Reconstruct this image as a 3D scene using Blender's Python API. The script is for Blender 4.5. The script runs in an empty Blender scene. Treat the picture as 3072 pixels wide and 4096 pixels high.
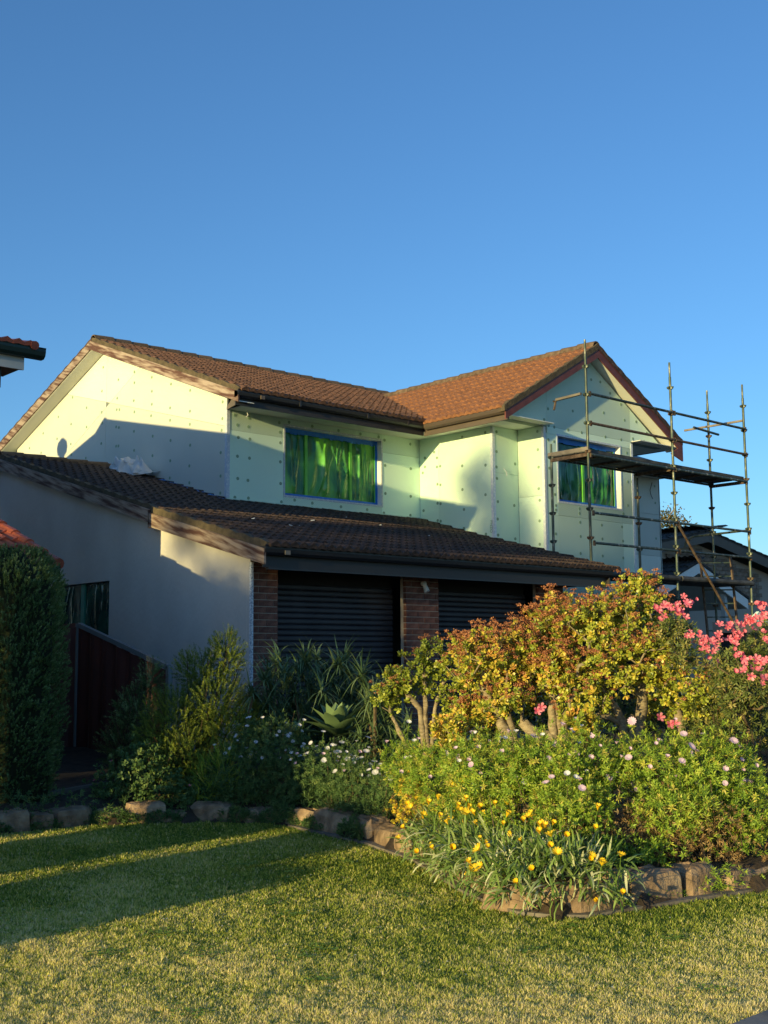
import bpy, math, random
import numpy as np
from mathutils import Vector, Matrix
random.seed(7); rng = np.random.default_rng(7)
sc = bpy.context.scene
col = sc.collection
# ------------------------------------------------------------------ camera
F, PITCH, ROLL, YAW, EYE = 4772.49, 0.1234047, -0.0081732, 0.8318407, 1.6
def camera_axes():
    cy, sy, cp, sp = math.cos(YAW), math.sin(YAW), math.cos(PITCH), math.sin(PITCH)
    fw = np.array([cy*cp, sy*cp, sp]); r = np.array([sy, -cy, 0.0]); u = np.cross(r, fw)
    return r*math.cos(ROLL)+u*math.sin(ROLL), -r*math.sin(ROLL)+u*math.cos(ROLL), fw
CR, CU, CF = camera_axes()
cd = bpy.data.cameras.new('camera'); cam = bpy.data.objects.new('camera', cd); col.objects.link(cam)
cd.sensor_fit = 'VERTICAL'; cd.sensor_height = 36; cd.lens = F*36/4096; cd.clip_end = 3000
M = Matrix(((CR[0], CU[0], -CF[0], 0), (CR[1], CU[1], -CF[1], 0), (CR[2], CU[2], -CF[2], EYE), (0, 0, 0, 1)))
cam.matrix_world = M; sc.camera = cam
def at(px, py, D=None, X=None, Y=None, Z=None):
    """a point of the place seen at a pixel of the 3072x4096 photograph, on a plane of the place"""
    d = CF + CR*(px-1536)/F - CU*(py-2048)/F
    t = D if D is not None else X/d[0] if X is not None else Y/d[1] if Y is not None else (Z-EYE)/d[2]
    return np.array([0, 0, EYE]) + t*d
# ------------------------------------------------------------------ light
SUN = Vector((1.0, .165, -.12)).normalized()
w = bpy.data.worlds.new('World'); sc.world = w; w.use_nodes = True
nt = w.node_tree; bg = nt.nodes['Background']
sky = nt.nodes.new('ShaderNodeTexSky'); sky.sky_type = 'NISHITA'; sky.sun_disc = False
sky.sun_elevation = math.asin(-SUN.z); sky.sun_rotation = math.atan2(-SUN.x, -SUN.y)
sky.air_density = 1.0; sky.dust_density = .3; sky.ozone_density = 4.3; sky.altitude = 50
nt.links.new(sky.outputs[0], bg.inputs[0]); bg.inputs[1].default_value = .15
ld = bpy.data.lights.new('sun', 'SUN'); lo = bpy.data.objects.new('sun', ld); col.objects.link(lo)
ld.energy = 3.8; ld.angle = math.radians(.53); ld.color = (1, .80, .33)
lo.rotation_euler = SUN.to_track_quat('-Z', 'Y').to_euler(); lo.location = (-10, -5, 20)
vs = sc.view_settings; vs.view_transform = 'Standard'; vs.look = 'None'; vs.exposure = .8; vs.gamma = 1; vs.use_curve_mapping = False
sc.cycles.max_bounces = 6; sc.cycles.transparent_max_bounces = 12
# ------------------------------------------------------------------ materials
def mat(name, c1, c2=None, scale=6, rough=.8, bump=0, bscale=None, metal=0, spec=.4, detail=6, stretch=None, c3=None, contrast=(.35, .65), trans=0, tint=None, sub=None, coat=0, slope=0):
    m = bpy.data.materials.new(name); m.use_nodes = True; n = m.node_tree.nodes; l = m.node_tree.links
    b = n['Principled BSDF']; b.inputs['Roughness'].default_value = rough; b.inputs['Metallic'].default_value = metal
    b.inputs['Specular IOR Level'].default_value = spec
    if coat: b.inputs['Coat Weight'].default_value = coat
    tc = n.new('ShaderNodeTexCoord'); mp = n.new('ShaderNodeMapping'); l.new(tc.outputs['Object'], mp.inputs[0])
    if stretch: mp.inputs['Scale'].default_value = stretch
    if slope: mp.vector_type = 'TEXTURE'; mp.inputs['Rotation'].default_value = (slope, 0, 0); mp.inputs['Scale'].default_value = tuple(1/q for q in stretch)
    out = None
    if tint:                                   # colours picked leaf by leaf
        at_ = n.new('ShaderNodeAttribute'); at_.attribute_name = 'tint'
        cr = n.new('ShaderNodeValToRGB'); l.new(at_.outputs['Fac'], cr.inputs[0])
        e = cr.color_ramp.elements
        while len(e) < len(tint): e.new(.5)
        for i, (p, c) in enumerate(tint): e[i].position = p; e[i].color = (*c, 1)
        out = cr.outputs[0]
    elif c2:
        nz = n.new('ShaderNodeTexNoise'); nz.inputs['Scale'].default_value = scale; nz.inputs['Detail'].default_value = detail
        l.new(mp.outputs[0], nz.inputs['Vector'])
        cr = n.new('ShaderNodeValToRGB'); l.new(nz.outputs[0], cr.inputs[0]); e = cr.color_ramp.elements
        e[0].position, e[1].position = contrast; e[0].color = (*c1, 1); e[1].color = (*c2, 1)
        if c3: x = e.new(.5*(contrast[0]+contrast[1])); x.color = (*c3, 1)
        out = cr.outputs[0]
    if out is not None and not tint:
        oi = n.new('ShaderNodeObjectInfo'); mr = n.new('ShaderNodeMapRange'); mr.inputs[3].default_value = .76; mr.inputs[4].default_value = 1.18
        l.new(oi.outputs['Random'], mr.inputs[0]); hs = n.new('ShaderNodeHueSaturation')
        l.new(mr.outputs[0], hs.inputs['Value']); l.new(out, hs.inputs['Color']); out = hs.outputs[0]
        if sub == 'plain': l.remove(hs.inputs['Value'].links[0]); hs.inputs['Value'].default_value = 1
    if out is not None: l.new(out, b.inputs['Base Color'])
    else: b.inputs['Base Color'].default_value = (*c1, 1)
    if bump:
        nb = n.new('ShaderNodeTexNoise'); nb.inputs['Scale'].default_value = bscale or scale*3; nb.inputs['Detail'].default_value = 8
        l.new(mp.outputs[0], nb.inputs['Vector']); bp = n.new('ShaderNodeBump'); bp.inputs['Strength'].default_value = bump; bp.inputs['Distance'].default_value = .02
        l.new(nb.outputs[0], bp.inputs['Height']); l.new(bp.outputs[0], b.inputs['Normal'])
    if trans:
        tr = n.new('ShaderNodeBsdfTranslucent'); mx = n.new('ShaderNodeMixShader'); mx.inputs[0].default_value = trans
        if out is not None: l.new(out, tr.inputs[0])
        else: tr.inputs[0].default_value = (*c1, 1)
        l.new(b.outputs[0], mx.inputs[1]); l.new(tr.outputs[0], mx.inputs[2]); l.new(mx.outputs[0], n['Material Output'].inputs[0])
    return m
def foam(name, c):
    m = mat(name, c, tuple(x*.94 for x in c), scale=1.2, rough=.95, spec=.1, contrast=(.3, .7))
    n = m.node_tree.nodes; l = m.node_tree.links
    tc = n.new('ShaderNodeTexCoord'); oi = n.new('ShaderNodeObjectInfo')
    mth = n.new('ShaderNodeMath'); mth.operation = 'GREATER_THAN'; mth.inputs[1].default_value = .4; l.new(oi.outputs['Random'], mth.inputs[0])
    vr = n.new('ShaderNodeVectorMath'); vr.operation = 'DOT_PRODUCT'; vr.inputs[1].default_value = (1, 1, 1.0); l.new(tc.outputs['Object'], vr.inputs[0])
    v2 = n.new('ShaderNodeVectorMath'); v2.operation = 'DOT_PRODUCT'; v2.inputs[1].default_value = (1, 1, -1.0); l.new(tc.outputs['Object'], v2.inputs[0])
    mx = n.new('ShaderNodeMix'); l.new(mth.outputs[0], mx.inputs[0]); l.new(vr.outputs['Value'], mx.inputs[2]); l.new(v2.outputs['Value'], mx.inputs[3])
    s = n.new('ShaderNodeMath'); s.operation = 'MULTIPLY'; s.inputs[1].default_value = 2*math.pi/.042; l.new(mx.outputs[0], s.inputs[0])
    sn = n.new('ShaderNodeMath'); sn.operation = 'SINE'; l.new(s.outputs[0], sn.inputs[0])
    bp = n.new('ShaderNodeBump'); bp.inputs['Strength'].default_value = .35; bp.inputs['Distance'].default_value = .004
    l.new(sn.outputs[0], bp.inputs['Height']); l.new(bp.outputs[0], n['Principled BSDF'].inputs['Normal'])
    return m
MT = {}
MT['foam_white'] = foam('white_foam', (.78, .80, .72))
MT['foam_mint'] = foam('mint_foam', (.66, .84, .70))
MT['joint'] = mat('joint', (.22, .27, .24))
MT['plug'] = mat('fastener_plug', (.24, .36, .25), rough=.9)
MT['bead'] = mat('corner_bead', (.74, .77, .80), (.55, .62, .72), scale=40, stretch=(1, 1, .6), rough=.6, contrast=(.42, .5))
MT['mesh_bead'] = mat('perforated_bead', (.22, .30, .42), (.75, .78, .82), scale=70, rough=.6, contrast=(.42, .52))
MT['render'] = mat('cement_render', (.54, .515, .49), (.63, .605, .575), scale=1.1, rough=.95, bump=.35, bscale=18, sub='plain', stretch=(1, 1, .6))
MT['soffit'] = mat('painted_soffit', (.84, .84, .78), (.80, .81, .75), scale=2, rough=.7)
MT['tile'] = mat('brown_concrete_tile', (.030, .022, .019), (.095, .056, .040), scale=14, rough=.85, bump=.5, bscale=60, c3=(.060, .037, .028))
MT['tile_orange'] = mat('sunlit_orange_tile', (.20, .085, .042), (.33, .145, .07), scale=14, rough=.85, bump=.5, bscale=60)  # same tile as the main roof, full sun on the wing put into the colour
MT['tile_mid'] = mat('brown_tile', (.065, .036, .026), (.20, .098, .060), scale=14, rough=.85, bump=.5, bscale=60)  # darker copy of the wing tile, the main slope's weaker light put into the colour
MT['ridge'] = mat('ridge_cap', (.10, .065, .04), (.19, .13, .085), scale=10, rough=.9, bump=.6, bscale=50)
MT['mortar'] = mat('mossy_mortar', (.075, .06, .038), (.13, .10, .062), scale=9, rough=.95, bump=.6, bscale=40)
MT['barge'] = mat('peeling_barge_board', (.10, .048, .036), (.38, .30, .245), scale=15, rough=.8, bump=.5, bscale=60, stretch=(1, .12, 1), c3=(.24, .17, .135), contrast=(.40, .60), slope=.32)
MT['barge_red'] = mat('red_brown_barge_board', (.10, .028, .022), (.15, .045, .035), scale=5, rough=.55, bump=.1)
MT['gutter'] = mat('black_gutter', (.022, .022, .026), rough=.42, spec=.5)
MT['gutter_brown'] = mat('brown_gutter', (.085, .065, .052), rough=.4, spec=.5)
MT['fascia'] = mat('dark_fascia', (.030, .028, .030), rough=.5)
MT['fascia_brown'] = mat('brown_fascia', (.11, .085, .068), (.13, .10, .08), scale=4, rough=.6)
MT['brick'] = mat('dark_red_brick', (.12, .045, .034), (.23, .10, .07), scale=9, rough=.9, bump=.5, bscale=60)
MT['brick_grey'] = mat('grey_brown_brick', (.18, .135, .105), (.29, .225, .18), scale=9, rough=.9, bump=.3, bscale=60)
MT['mortar_joint'] = mat('mortar_joint', (.40, .35, .30), rough=.95)
MT['slat'] = mat('roller_door_slat', (.030, .028, .034), (.045, .042, .048), scale=3, rough=.5)
MT['white'] = mat('white_paint', (.78, .79, .78), rough=.5)
MT['tape'] = mat('blue_tape', (.008, .14, .55), (.015, .20, .68), scale=6, rough=.45, bump=.3, bscale=20)
MT['tape_green'] = mat('green_tape', (.12, .52, .06), (.20, .62, .10), scale=5, rough=.5)
MT['steel'] = mat('scaffold_steel', (.05, .075, .062), (.38, .38, .34), scale=14, rough=.5, metal=.35, contrast=(.45, .72), c3=(.10, .115, .095), stretch=(1, 1, .5))
MT['rust'] = mat('rusty_steel', (.07, .042, .03), (.17, .12, .085), scale=14, rough=.8, metal=.2)
MT['plank'] = mat('scaffold_deck', (.045, .045, .045), (.12, .115, .105), scale=5, rough=.7, metal=.3)
MT['cream'] = mat('cream_render', (.62, .56, .46), (.66, .60, .50), scale=2, rough=.9)
MT['cloth'] = mat('dust_sheet', (.74, .72, .70), (.62, .60, .58), scale=3, rough=.9, bump=.2)
MT['flash'] = mat('blue_residue', (.01, .10, .38), (.05, .22, .50), scale=9, rough=.6)
MT['red_tile'] = mat('red_tile', (.24, .055, .035), (.40, .10, .055), scale=6, rough=.5, bump=.2)
MT['green_gutter'] = mat('green_gutter', (.010, .030, .028), rough=.4)
MT['grey_paint'] = mat('pale_grey_paint', (.42, .46, .48), (.36, .40, .42), scale=4, rough=.6)
MT['dark_board'] = mat('dark_eave_lining', (.06, .045, .035), rough=.8)
MT['black_tile'] = mat('black_tile', (.030, .026, .024), (.062, .052, .046), scale=8, rough=.8, bump=.3)
MT['fence'] = mat('dark_red_fence', (.10, .030, .024), (.13, .040, .030), scale=3, rough=.6)
MT['fence_rail'] = mat('grey_rail', (.17, .19, .20), rough=.5)
MT['glass'] = mat('dark_glass', (.01, .012, .015), rough=.08, spec=.7)
MT['taupe'] = mat('taupe_render', (.28, .22, .17), (.34, .27, .21), scale=3, rough=.85)
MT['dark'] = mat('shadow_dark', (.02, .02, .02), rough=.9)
MT['timber'] = mat('grey_timber', (.16, .14, .12), (.24, .21, .18), scale=6, rough=.9, stretch=(.3, 1, 1))
MT['stone'] = mat('garden_stone', (.13, .09, .06), (.42, .30, .19), scale=7, rough=.9, bump=1.0, bscale=22, c3=(.27, .18, .115), contrast=(.3, .7))
MT['concrete'] = mat('mowing_strip', (.13, .11, .09), (.22, .19, .16), scale=7, rough=.95, bump=.4)
MT['soil'] = mat('garden_soil', (.035, .024, .016), (.075, .05, .032), scale=8, rough=1, bump=.8, bscale=20, sub='plain')
MT['turf'] = mat('turf_base', (.07, .085, .02), (.18, .16, .06), scale=9, rough=1, bump=.8, bscale=40, sub='plain')
MT['paving'] = mat('paving', (.16, .15, .14), (.22, .21, .20), scale=3, rough=.95, bump=.2, sub='plain')
MT['bark'] = mat('jade_bark', (.20, .155, .10), (.36, .29, .19), scale=14, rough=.75, bump=.6, bscale=25, stretch=(1, 1, 2.5))
MT['twig'] = mat('twig', (.07, .05, .03), (.15, .105, .06), scale=20, rough=.9)
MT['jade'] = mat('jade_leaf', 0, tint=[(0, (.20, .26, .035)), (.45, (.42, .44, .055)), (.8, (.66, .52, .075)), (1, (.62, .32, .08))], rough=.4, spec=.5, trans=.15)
MT['jade_flower'] = mat('jade_seed_head', 0, tint=[(0, (.20, .065, .03)), (.6, (.38, .14, .06)), (1, (.50, .25, .11))], rough=.8)
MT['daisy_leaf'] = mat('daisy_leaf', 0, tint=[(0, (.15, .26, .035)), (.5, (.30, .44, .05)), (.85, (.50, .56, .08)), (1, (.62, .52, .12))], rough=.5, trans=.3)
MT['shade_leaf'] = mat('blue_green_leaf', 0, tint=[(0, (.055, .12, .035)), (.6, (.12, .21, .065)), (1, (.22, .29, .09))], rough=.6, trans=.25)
MT['dry'] = mat('dry_leaf', 0, tint=[(0, (.16, .09, .035)), (.6, (.36, .22, .09)), (1, (.52, .38, .18))], rough=.9, trans=.15)
MT['silver'] = mat('silver_leaf', 0, tint=[(0, (.10, .18, .04)), (.55, (.22, .32, .08)), (.8, (.46, .50, .28)), (1, (.64, .64, .42))], rough=.6, trans=.2)
MT['yellow_leaf'] = mat('yellow_succulent', 0, tint=[(0, (.40, .36, .04)), (.6, (.70, .55, .05)), (1, (.75, .42, .07))], rough=.5, trans=.2)
MT['petal_white'] = mat('white_petal', (.72, .70, .74), rough=.6, trans=.25)
MT['petal_mauve'] = mat('mauve_petal', (.72, .52, .68), rough=.6, trans=.25)
MT['petal_yellow'] = mat('yellow_petal', (.90, .60, .02), rough=.5, trans=.25)
MT['petal_pink'] = mat('pink_petal', (.85, .10, .20), (.92, .36, .42), scale=30, rough=.5, trans=.3)
MT['conifer'] = mat('conifer_needle', 0, tint=[(0, (.07, .11, .02)), (.55, (.17, .24, .03)), (1, (.34, .38, .05))], rough=.6, trans=.25)
MT['cypress'] = mat('cypress_spray', 0, tint=[(0, (.03, .07, .02)), (.6, (.11, .19, .05)), (1, (.28, .38, .16))], rough=.6, trans=.15)
MT['aloe'] = mat('aloe_leaf', 0, tint=[(0, (.05, .10, .045)), (.6, (.11, .18, .08)), (1, (.20, .26, .11))], rough=.5, trans=.1)
MT['agave'] = mat('agave_leaf', 0, tint=[(0, (.09, .16, .075)), (1, (.20, .29, .13))], rough=.45, trans=.15)
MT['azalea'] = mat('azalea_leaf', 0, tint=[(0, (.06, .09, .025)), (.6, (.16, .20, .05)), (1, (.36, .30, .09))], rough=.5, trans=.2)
MT['tree_leaf'] = mat('tree_leaf', 0, tint=[(0, (.05, .06, .015)), (.6, (.13, .12, .03)), (1, (.28, .20, .07))], rough=.6, trans=.3)
MT['grass'] = mat('grass_blade', 0, tint=[(0, (.10, .18, .025)), (.3, (.34, .42, .055)), (.55, (.68, .66, .15)), (.75, (.92, .78, .34)), (1, (.96, .82, .48))], rough=.6, trans=.5)
def film_material(c0=(.018, .15, .045, 1), c1=(.17, .52, .07, 1)):
    m = bpy.data.materials.new('green_plastic_film'); m.use_nodes = True; n = m.node_tree.nodes; l = m.node_tree.links
    b = n['Principled BSDF']; b.inputs['Roughness'].default_value = .15; b.inputs['Specular IOR Level'].default_value = .45
    tc = n.new('ShaderNodeTexCoord'); mp = n.new('ShaderNodeMapping'); mp.inputs['Scale'].default_value = (1.0, 1.0, .9); l.new(tc.outputs['Object'], mp.inputs[0])
    nz = n.new('ShaderNodeTexNoise'); nz.inputs['Scale'].default_value = 1.6; nz.inputs['Detail'].default_value = 2; nz.inputs['Distortion'].default_value = .8; l.new(mp.outputs[0], nz.inputs['Vector'])
    cr = n.new('ShaderNodeValToRGB'); e = cr.color_ramp.elements; e[0].position = .42; e[0].color = c0; e[1].position = .66; e[1].color = c1; l.new(nz.outputs[0], cr.inputs[0]); l.new(cr.outputs[0], b.inputs['Base Color'])
    bp = n.new('ShaderNodeBump'); n2 = n.new('ShaderNodeTexNoise'); n2.inputs['Scale'].default_value = 5; n2.inputs['Distortion'].default_value = 1.0; l.new(mp.outputs[0], n2.inputs['Vector']); bp.inputs['Strength'].default_value = .35; bp.inputs['Distance'].default_value = .02; l.new(n2.outputs[0], bp.inputs['Height']); l.new(bp.outputs[0], b.inputs['Normal'])
    return m
MT['film'] = film_material(); MT['film_deep'] = film_material((.008, .075, .035, 1), (.06, .27, .09, 1)); MT['film_teal'] = film_material((.004, .03, .02, 1), (.03, .12, .08, 1)); MT['tape_teal'] = mat('teal_tape', (.05, .24, .17), rough=.5)
# ------------------------------------------------------------------ mesh helpers
def tag(o, label=None, cat=None, group=None, kind=None):
    if label: o['label'] = label
    if cat: o['category'] = cat
    if group: o['group'] = group
    if kind: o['kind'] = kind
    return o
def empty(name, loc=(0, 0, 0), rz=0, parent=None):
    o = bpy.data.objects.new(name, None); col.objects.link(o); o.location = loc; o.rotation_euler.z = rz; o.empty_display_size = .1
    if parent: o.parent = parent
    return o
def link(name, me, parent=None, loc=None):
    o = bpy.data.objects.new(name, me); col.objects.link(o)
    if parent is not None: o.parent = parent
    if loc is not None: o.location = loc
    return o
class MB:
    def __init__(s): s.v = []; s.f = []
    def add(s, vs_, fs):
        k = len(s.v); s.v += [tuple(map(float, q)) for q in vs_]; s.f += [tuple(i+k for i in f) for f in fs]; return s
    def box(s, x0, x1, y0, y1, z0, z1):
        return s.add([(x0, y0, z0), (x1, y0, z0), (x1, y1, z0), (x0, y1, z0), (x0, y0, z1), (x1, y0, z1), (x1, y1, z1), (x0, y1, z1)],
                     [(0, 3, 2, 1), (4, 5, 6, 7), (0, 1, 5, 4), (1, 2, 6, 5), (2, 3, 7, 6), (3, 0, 4, 7)])
    def bar(s, a, b, w_, h, up=(0, 0, 1)):          # box from a to b, w_ sideways, h along up
        a, b = Vector(a), Vector(b); d = (b-a).normalized(); u = Vector(up); sd = d.cross(u).normalized(); u = sd.cross(d)
        vs_ = [p+sd*w_*.5*i+u*h*.5*j for p in (a, b) for (i, j) in ((-1, -1), (1, -1), (1, 1), (-1, 1))]
        return s.add(vs_, [(0, 1, 2, 3), (7, 6, 5, 4), (0, 4, 5, 1), (1, 5, 6, 2), (2, 6, 7, 3), (3, 7, 4, 0)])
    def tube(s, pts, rad, n=8, cap=True):
        pts = [Vector(p) for p in pts]; rad = rad if hasattr(rad, '__len__') else [rad]*len(pts); k = len(s.v); ref = None
        for i, p in enumerate(pts):
            d = (pts[min(i+1, len(pts)-1)]-pts[max(i-1, 0)]).normalized()
            if ref is None: ref = d.orthogonal().normalized()
            ref = (ref-d*ref.dot(d)).normalized(); q = d.cross(ref)
            for j in range(n):
                a = 2*math.pi*j/n; s.v.append(tuple(p+(ref*math.cos(a)+q*math.sin(a))*rad[i]))
        for i in range(len(pts)-1):
            for j in range(n): s.f.append((k+i*n+j, k+i*n+(j+1) % n, k+(i+1)*n+(j+1) % n, k+(i+1)*n+j))
        if cap: s.f.append(tuple(k+j for j in reversed(range(n)))); s.f.append(tuple(k+(len(pts)-1)*n+j for j in range(n)))
        return s
    def prism(s, poly, off):                        # polygon (3d points) pushed by off
        n = len(poly); off = np.array(off); A = [np.array(p, float) for p in poly]
        vs_ = A+[p+off for p in A]
        return s.add(vs_, [tuple(range(n-1, -1, -1)), tuple(range(n, 2*n))]+[(i, (i+1) % n, n+(i+1) % n, n+i) for i in range(n)])
    def mesh(s, name, m, smooth=False):
        me = bpy.data.meshes.new(name); me.from_pydata(s.v, [], s.f)
        if m: me.materials.append(MT[m] if isinstance(m, str) else m)
        if smooth: me.polygons.foreach_set('use_smooth', [True]*len(me.polygons))
        me.update(); return me
    def build(s, name, m, parent=None, smooth=False, loc=None): return link(name, s.mesh(name, m, smooth), parent, loc)
def box(name, m, parent, *a): return MB().box(*a).build(name, m, parent)
def np_mesh(name, V, T, m, tint=None, smooth=False):
    """V (n,3) vertices, T (k,3) triangles, tint (n,) per vertex"""
    me = bpy.data.meshes.new(name); V = np.ascontiguousarray(V, dtype=np.float32); T = np.ascontiguousarray(T, dtype=np.int32)
    me.vertices.add(len(V)); me.vertices.foreach_set('co', V.ravel()); me.loops.add(T.size); me.loops.foreach_set('vertex_index', T.ravel())
    me.polygons.add(len(T)); me.polygons.foreach_set('loop_start', np.arange(0, T.size, 3, dtype=np.int32))
    if smooth: me.polygons.foreach_set('use_smooth', np.ones(len(T), bool))
    if tint is not None:
        a = me.attributes.new('tint', 'FLOAT', 'POINT'); a.data.foreach_set('value', np.ascontiguousarray(tint, dtype=np.float32))
    me.update(calc_edges=True); me.materials.append(MT[m]); return me
def unit(a): return a/np.maximum(np.linalg.norm(a, axis=-1, keepdims=True), 1e-9)
def rdir(n): return unit(rng.normal(size=(n, 3)))
SH = {'lance': ([(0, 0, 0), (.5, .42, .10), (.5, -.42, .10), (1, 0, -.05)], [(0, 2, 1), (1, 2, 3)]),
      'obov': ([(0, 0, 0), (.45, .34, .06), (.45, -.34, .06), (.8, .44, .05), (.8, -.44, .05), (1, 0, 0)], [(0, 2, 1), (1, 2, 4), (1, 4, 3), (3, 4, 5)]),
      'blade': ([(0, .5, 0), (0, -.5, 0), (.45, .42, .10), (.45, -.42, .10), (.8, .25, .02), (.8, -.25, .02), (1, 0, -.16)], [(0, 1, 3), (0, 3, 2), (2, 3, 5), (2, 5, 4), (4, 5, 6)]),
      'spike': ([(0, .5, 0), (0, -.5, 0), (1, 0, 0)], [(0, 1, 2)])}
def leaves(P, D, N, L, W, tint, kind='lance'):
    """leaf at P pointing along D, face towards N"""
    n = len(P); D = unit(D); S = unit(np.cross(D, N)); N = np.cross(S, D); sh, tr = SH[kind]; k = len(sh)
    L = np.broadcast_to(L, (n,)); W = np.broadcast_to(W, (n,)); V = np.empty((n, k, 3))
    for i, (a, b, c) in enumerate(sh): V[:, i] = P+D*(L*a)[:, None]+S*(W*b)[:, None]+N*(L*c)[:, None]
    T = (np.array(tr)[None]+(np.arange(n)*k)[:, None, None]).reshape(-1, 3)
    return V.reshape(-1, 3), T, np.repeat(tint, k)
def merge(parts):
    Vs, Ts, ts, o = [], [], [], 0
    for V, T, t in parts: Vs.append(V); Ts.append(T+o); ts.append(t); o += len(V)
    return np.concatenate(Vs), np.concatenate(Ts), np.concatenate(ts)
def rel(V, loc): return V-np.array(loc)[None]
# ------------------------------------------------------------------ terrain
EDGE = [(3.0, 11.25), (5.05, 10.93), (6.0, 10.9), (6.83, 10.34), (7.38, 9.6), (7.12, 7.96), (6.79, 7.0), (6.15, 5.85), (5.9, 5.2), (6.02, 4.9), (6.8, 4.75), (7.85, 4.55), (10, 4.1), (14, 3.4), (60, 3.2), (60, 60), (-30, 60), (-30, 11.6)]
EP = np.array(EDGE, float)
def inside(x, y):
    x, y = np.broadcast_arrays(x, y); r = np.zeros(x.shape, bool); n = len(EP)
    for i in range(n):
        x1, y1 = EP[i]; x2, y2 = EP[(i+1) % n]
        if y1 == y2: continue
        r ^= ((y1 > y) != (y2 > y)) & (x < (x2-x1)*(y-y1)/(y2-y1)+x1)
    return r
def edge_dist(x, y):
    d = np.full(np.shape(x), 1e9)
    for i in range(14):
        a, b = EP[i], EP[i+1]; ab = b-a
        t = np.clip(((x-a[0])*ab[0]+(y-a[1])*ab[1])/(ab@ab), 0, 1); d = np.minimum(d, np.hypot(x-a[0]-t*ab[0], y-a[1]-t*ab[1]))
    return d
def gz(x, y):
    x = np.asarray(x, float); y = np.asarray(y, float); d = edge_dist(x, y)
    return np.where(inside(x, y), .15+np.minimum(.32, d*.07), 0.0)
tag(MB().add([(-600, -600, 0), (900, -600, 0), (900, 1200, 0), (-600, 1200, 0)], [(0, 1, 2, 3)]).build('lawn_ground', 'turf'), kind='structure')
g = np.arange(0, 30.01, .2); gx, gy = np.meshgrid(np.arange(-6, 36.01, .2), np.arange(2.6, 34.01, .2)); Z = gz(gx, gy); ins = inside(gx, gy)
Z = np.where(ins, Z+.02*np.sin(gx*5)*np.cos(gy*4.3), -.08); ny, nx = gx.shape
V = np.stack([gx.ravel(), gy.ravel(), Z.ravel()], 1); I = np.arange(ny*nx).reshape(ny, nx)
T = np.concatenate([np.stack([I[:-1, :-1], I[:-1, 1:], I[1:, 1:]], -1).reshape(-1, 3), np.stack([I[:-1, :-1], I[1:, 1:], I[1:, :-1]], -1).reshape(-1, 3)])
tag(link('garden_bed', np_mesh('garden_bed', V, T, 'soil', smooth=True)), kind='structure')
tag(MB().add([(-40, -3, .02), (60, -3, .02), (60, 2.98, .02), (4.98, 3.0, .02), (-40, 2.96, .02)], [(0, 1, 2, 3, 4)]).build('footpath', 'paving'), kind='structure')
tag(MB().box(9.3, 16.4, 11.6, 12.46, .38, .50).build('driveway', 'paving'), kind='structure')
# ------------------------------------------------------------------ roof tiles
def tile_mesh(m, wd=.30, lg=.40, amp=.024, name='roof_tile'):
    mb = MB(); xs = [wd*i/8 for i in range(9)]; zz = [amp*(1-math.cos(4*math.pi*i/8)) for i in range(9)]
    top = [(x, 0, z+.034) for x, z in zip(xs, zz)]; back = [(x, lg, z+.002) for x, z in zip(xs, zz)]; bot = [(x, 0, z*.3-.004) for x, z in zip(xs, zz)]
    mb.add(top+back+bot, [(i, i+1, 10+i, 9+i) for i in range(8)]+[(18+i, 19+i, i+1, i) for i in range(8)]+[(18, 0, 9), (26, 17, 8)])
    return mb.mesh(name, m)
TILES = []     # (distance, mesh, matrix, roof)
def lay_tiles(me, O, e, s, rows, gauge=.33, wd=.30, par=None):
    e = Vector(e).normalized(); s = Vector(s).normalized(); n = e.cross(s); O = Vector(O)
    for j, (a, b) in enumerate(rows):
        x = b-math.ceil((b-a)/wd-.01)*wd if e.y < -.5 else a
        while x < b-.02:
            o = O+e*x+s*(j*gauge)+n*random.uniform(-.003, .004)
            R = Matrix((e, s, n)).transposed().to_4x4() @ Matrix.Rotation(random.uniform(-.008, .008), 4, 'Z')
            TILES.append(((o-Vector((0, 0, 1.6))).length, me, Matrix.Translation(o) @ R, par)); x += wd
def flush_tiles(keep):
    """the nearest ones single, the rest joined roof by roof"""
    global TILES
    TILES.sort(key=lambda t: t[0]); rest = {}
    for i, (d, me, Mx, par) in enumerate(TILES):
        if i < keep:
            o = bpy.data.objects.new('roof_tile', me); col.objects.link(o); o.parent = par; o.matrix_local = Mx
        else: rest.setdefault((par.name, me.name), []).append((me, Mx, par))
    for lst in rest.values():
        me = lst[0][0]; mb = MB(); vs0 = [v.co.copy() for v in me.vertices]; fs0 = [tuple(p.vertices) for p in me.polygons]
        for _, Mx, par in lst: mb.add([Mx @ v for v in vs0], fs0)
        o = mb.build('roof_tiles', me.materials[0], lst[0][2]); o['kind'] = 'stuff'
    TILES = []
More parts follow.
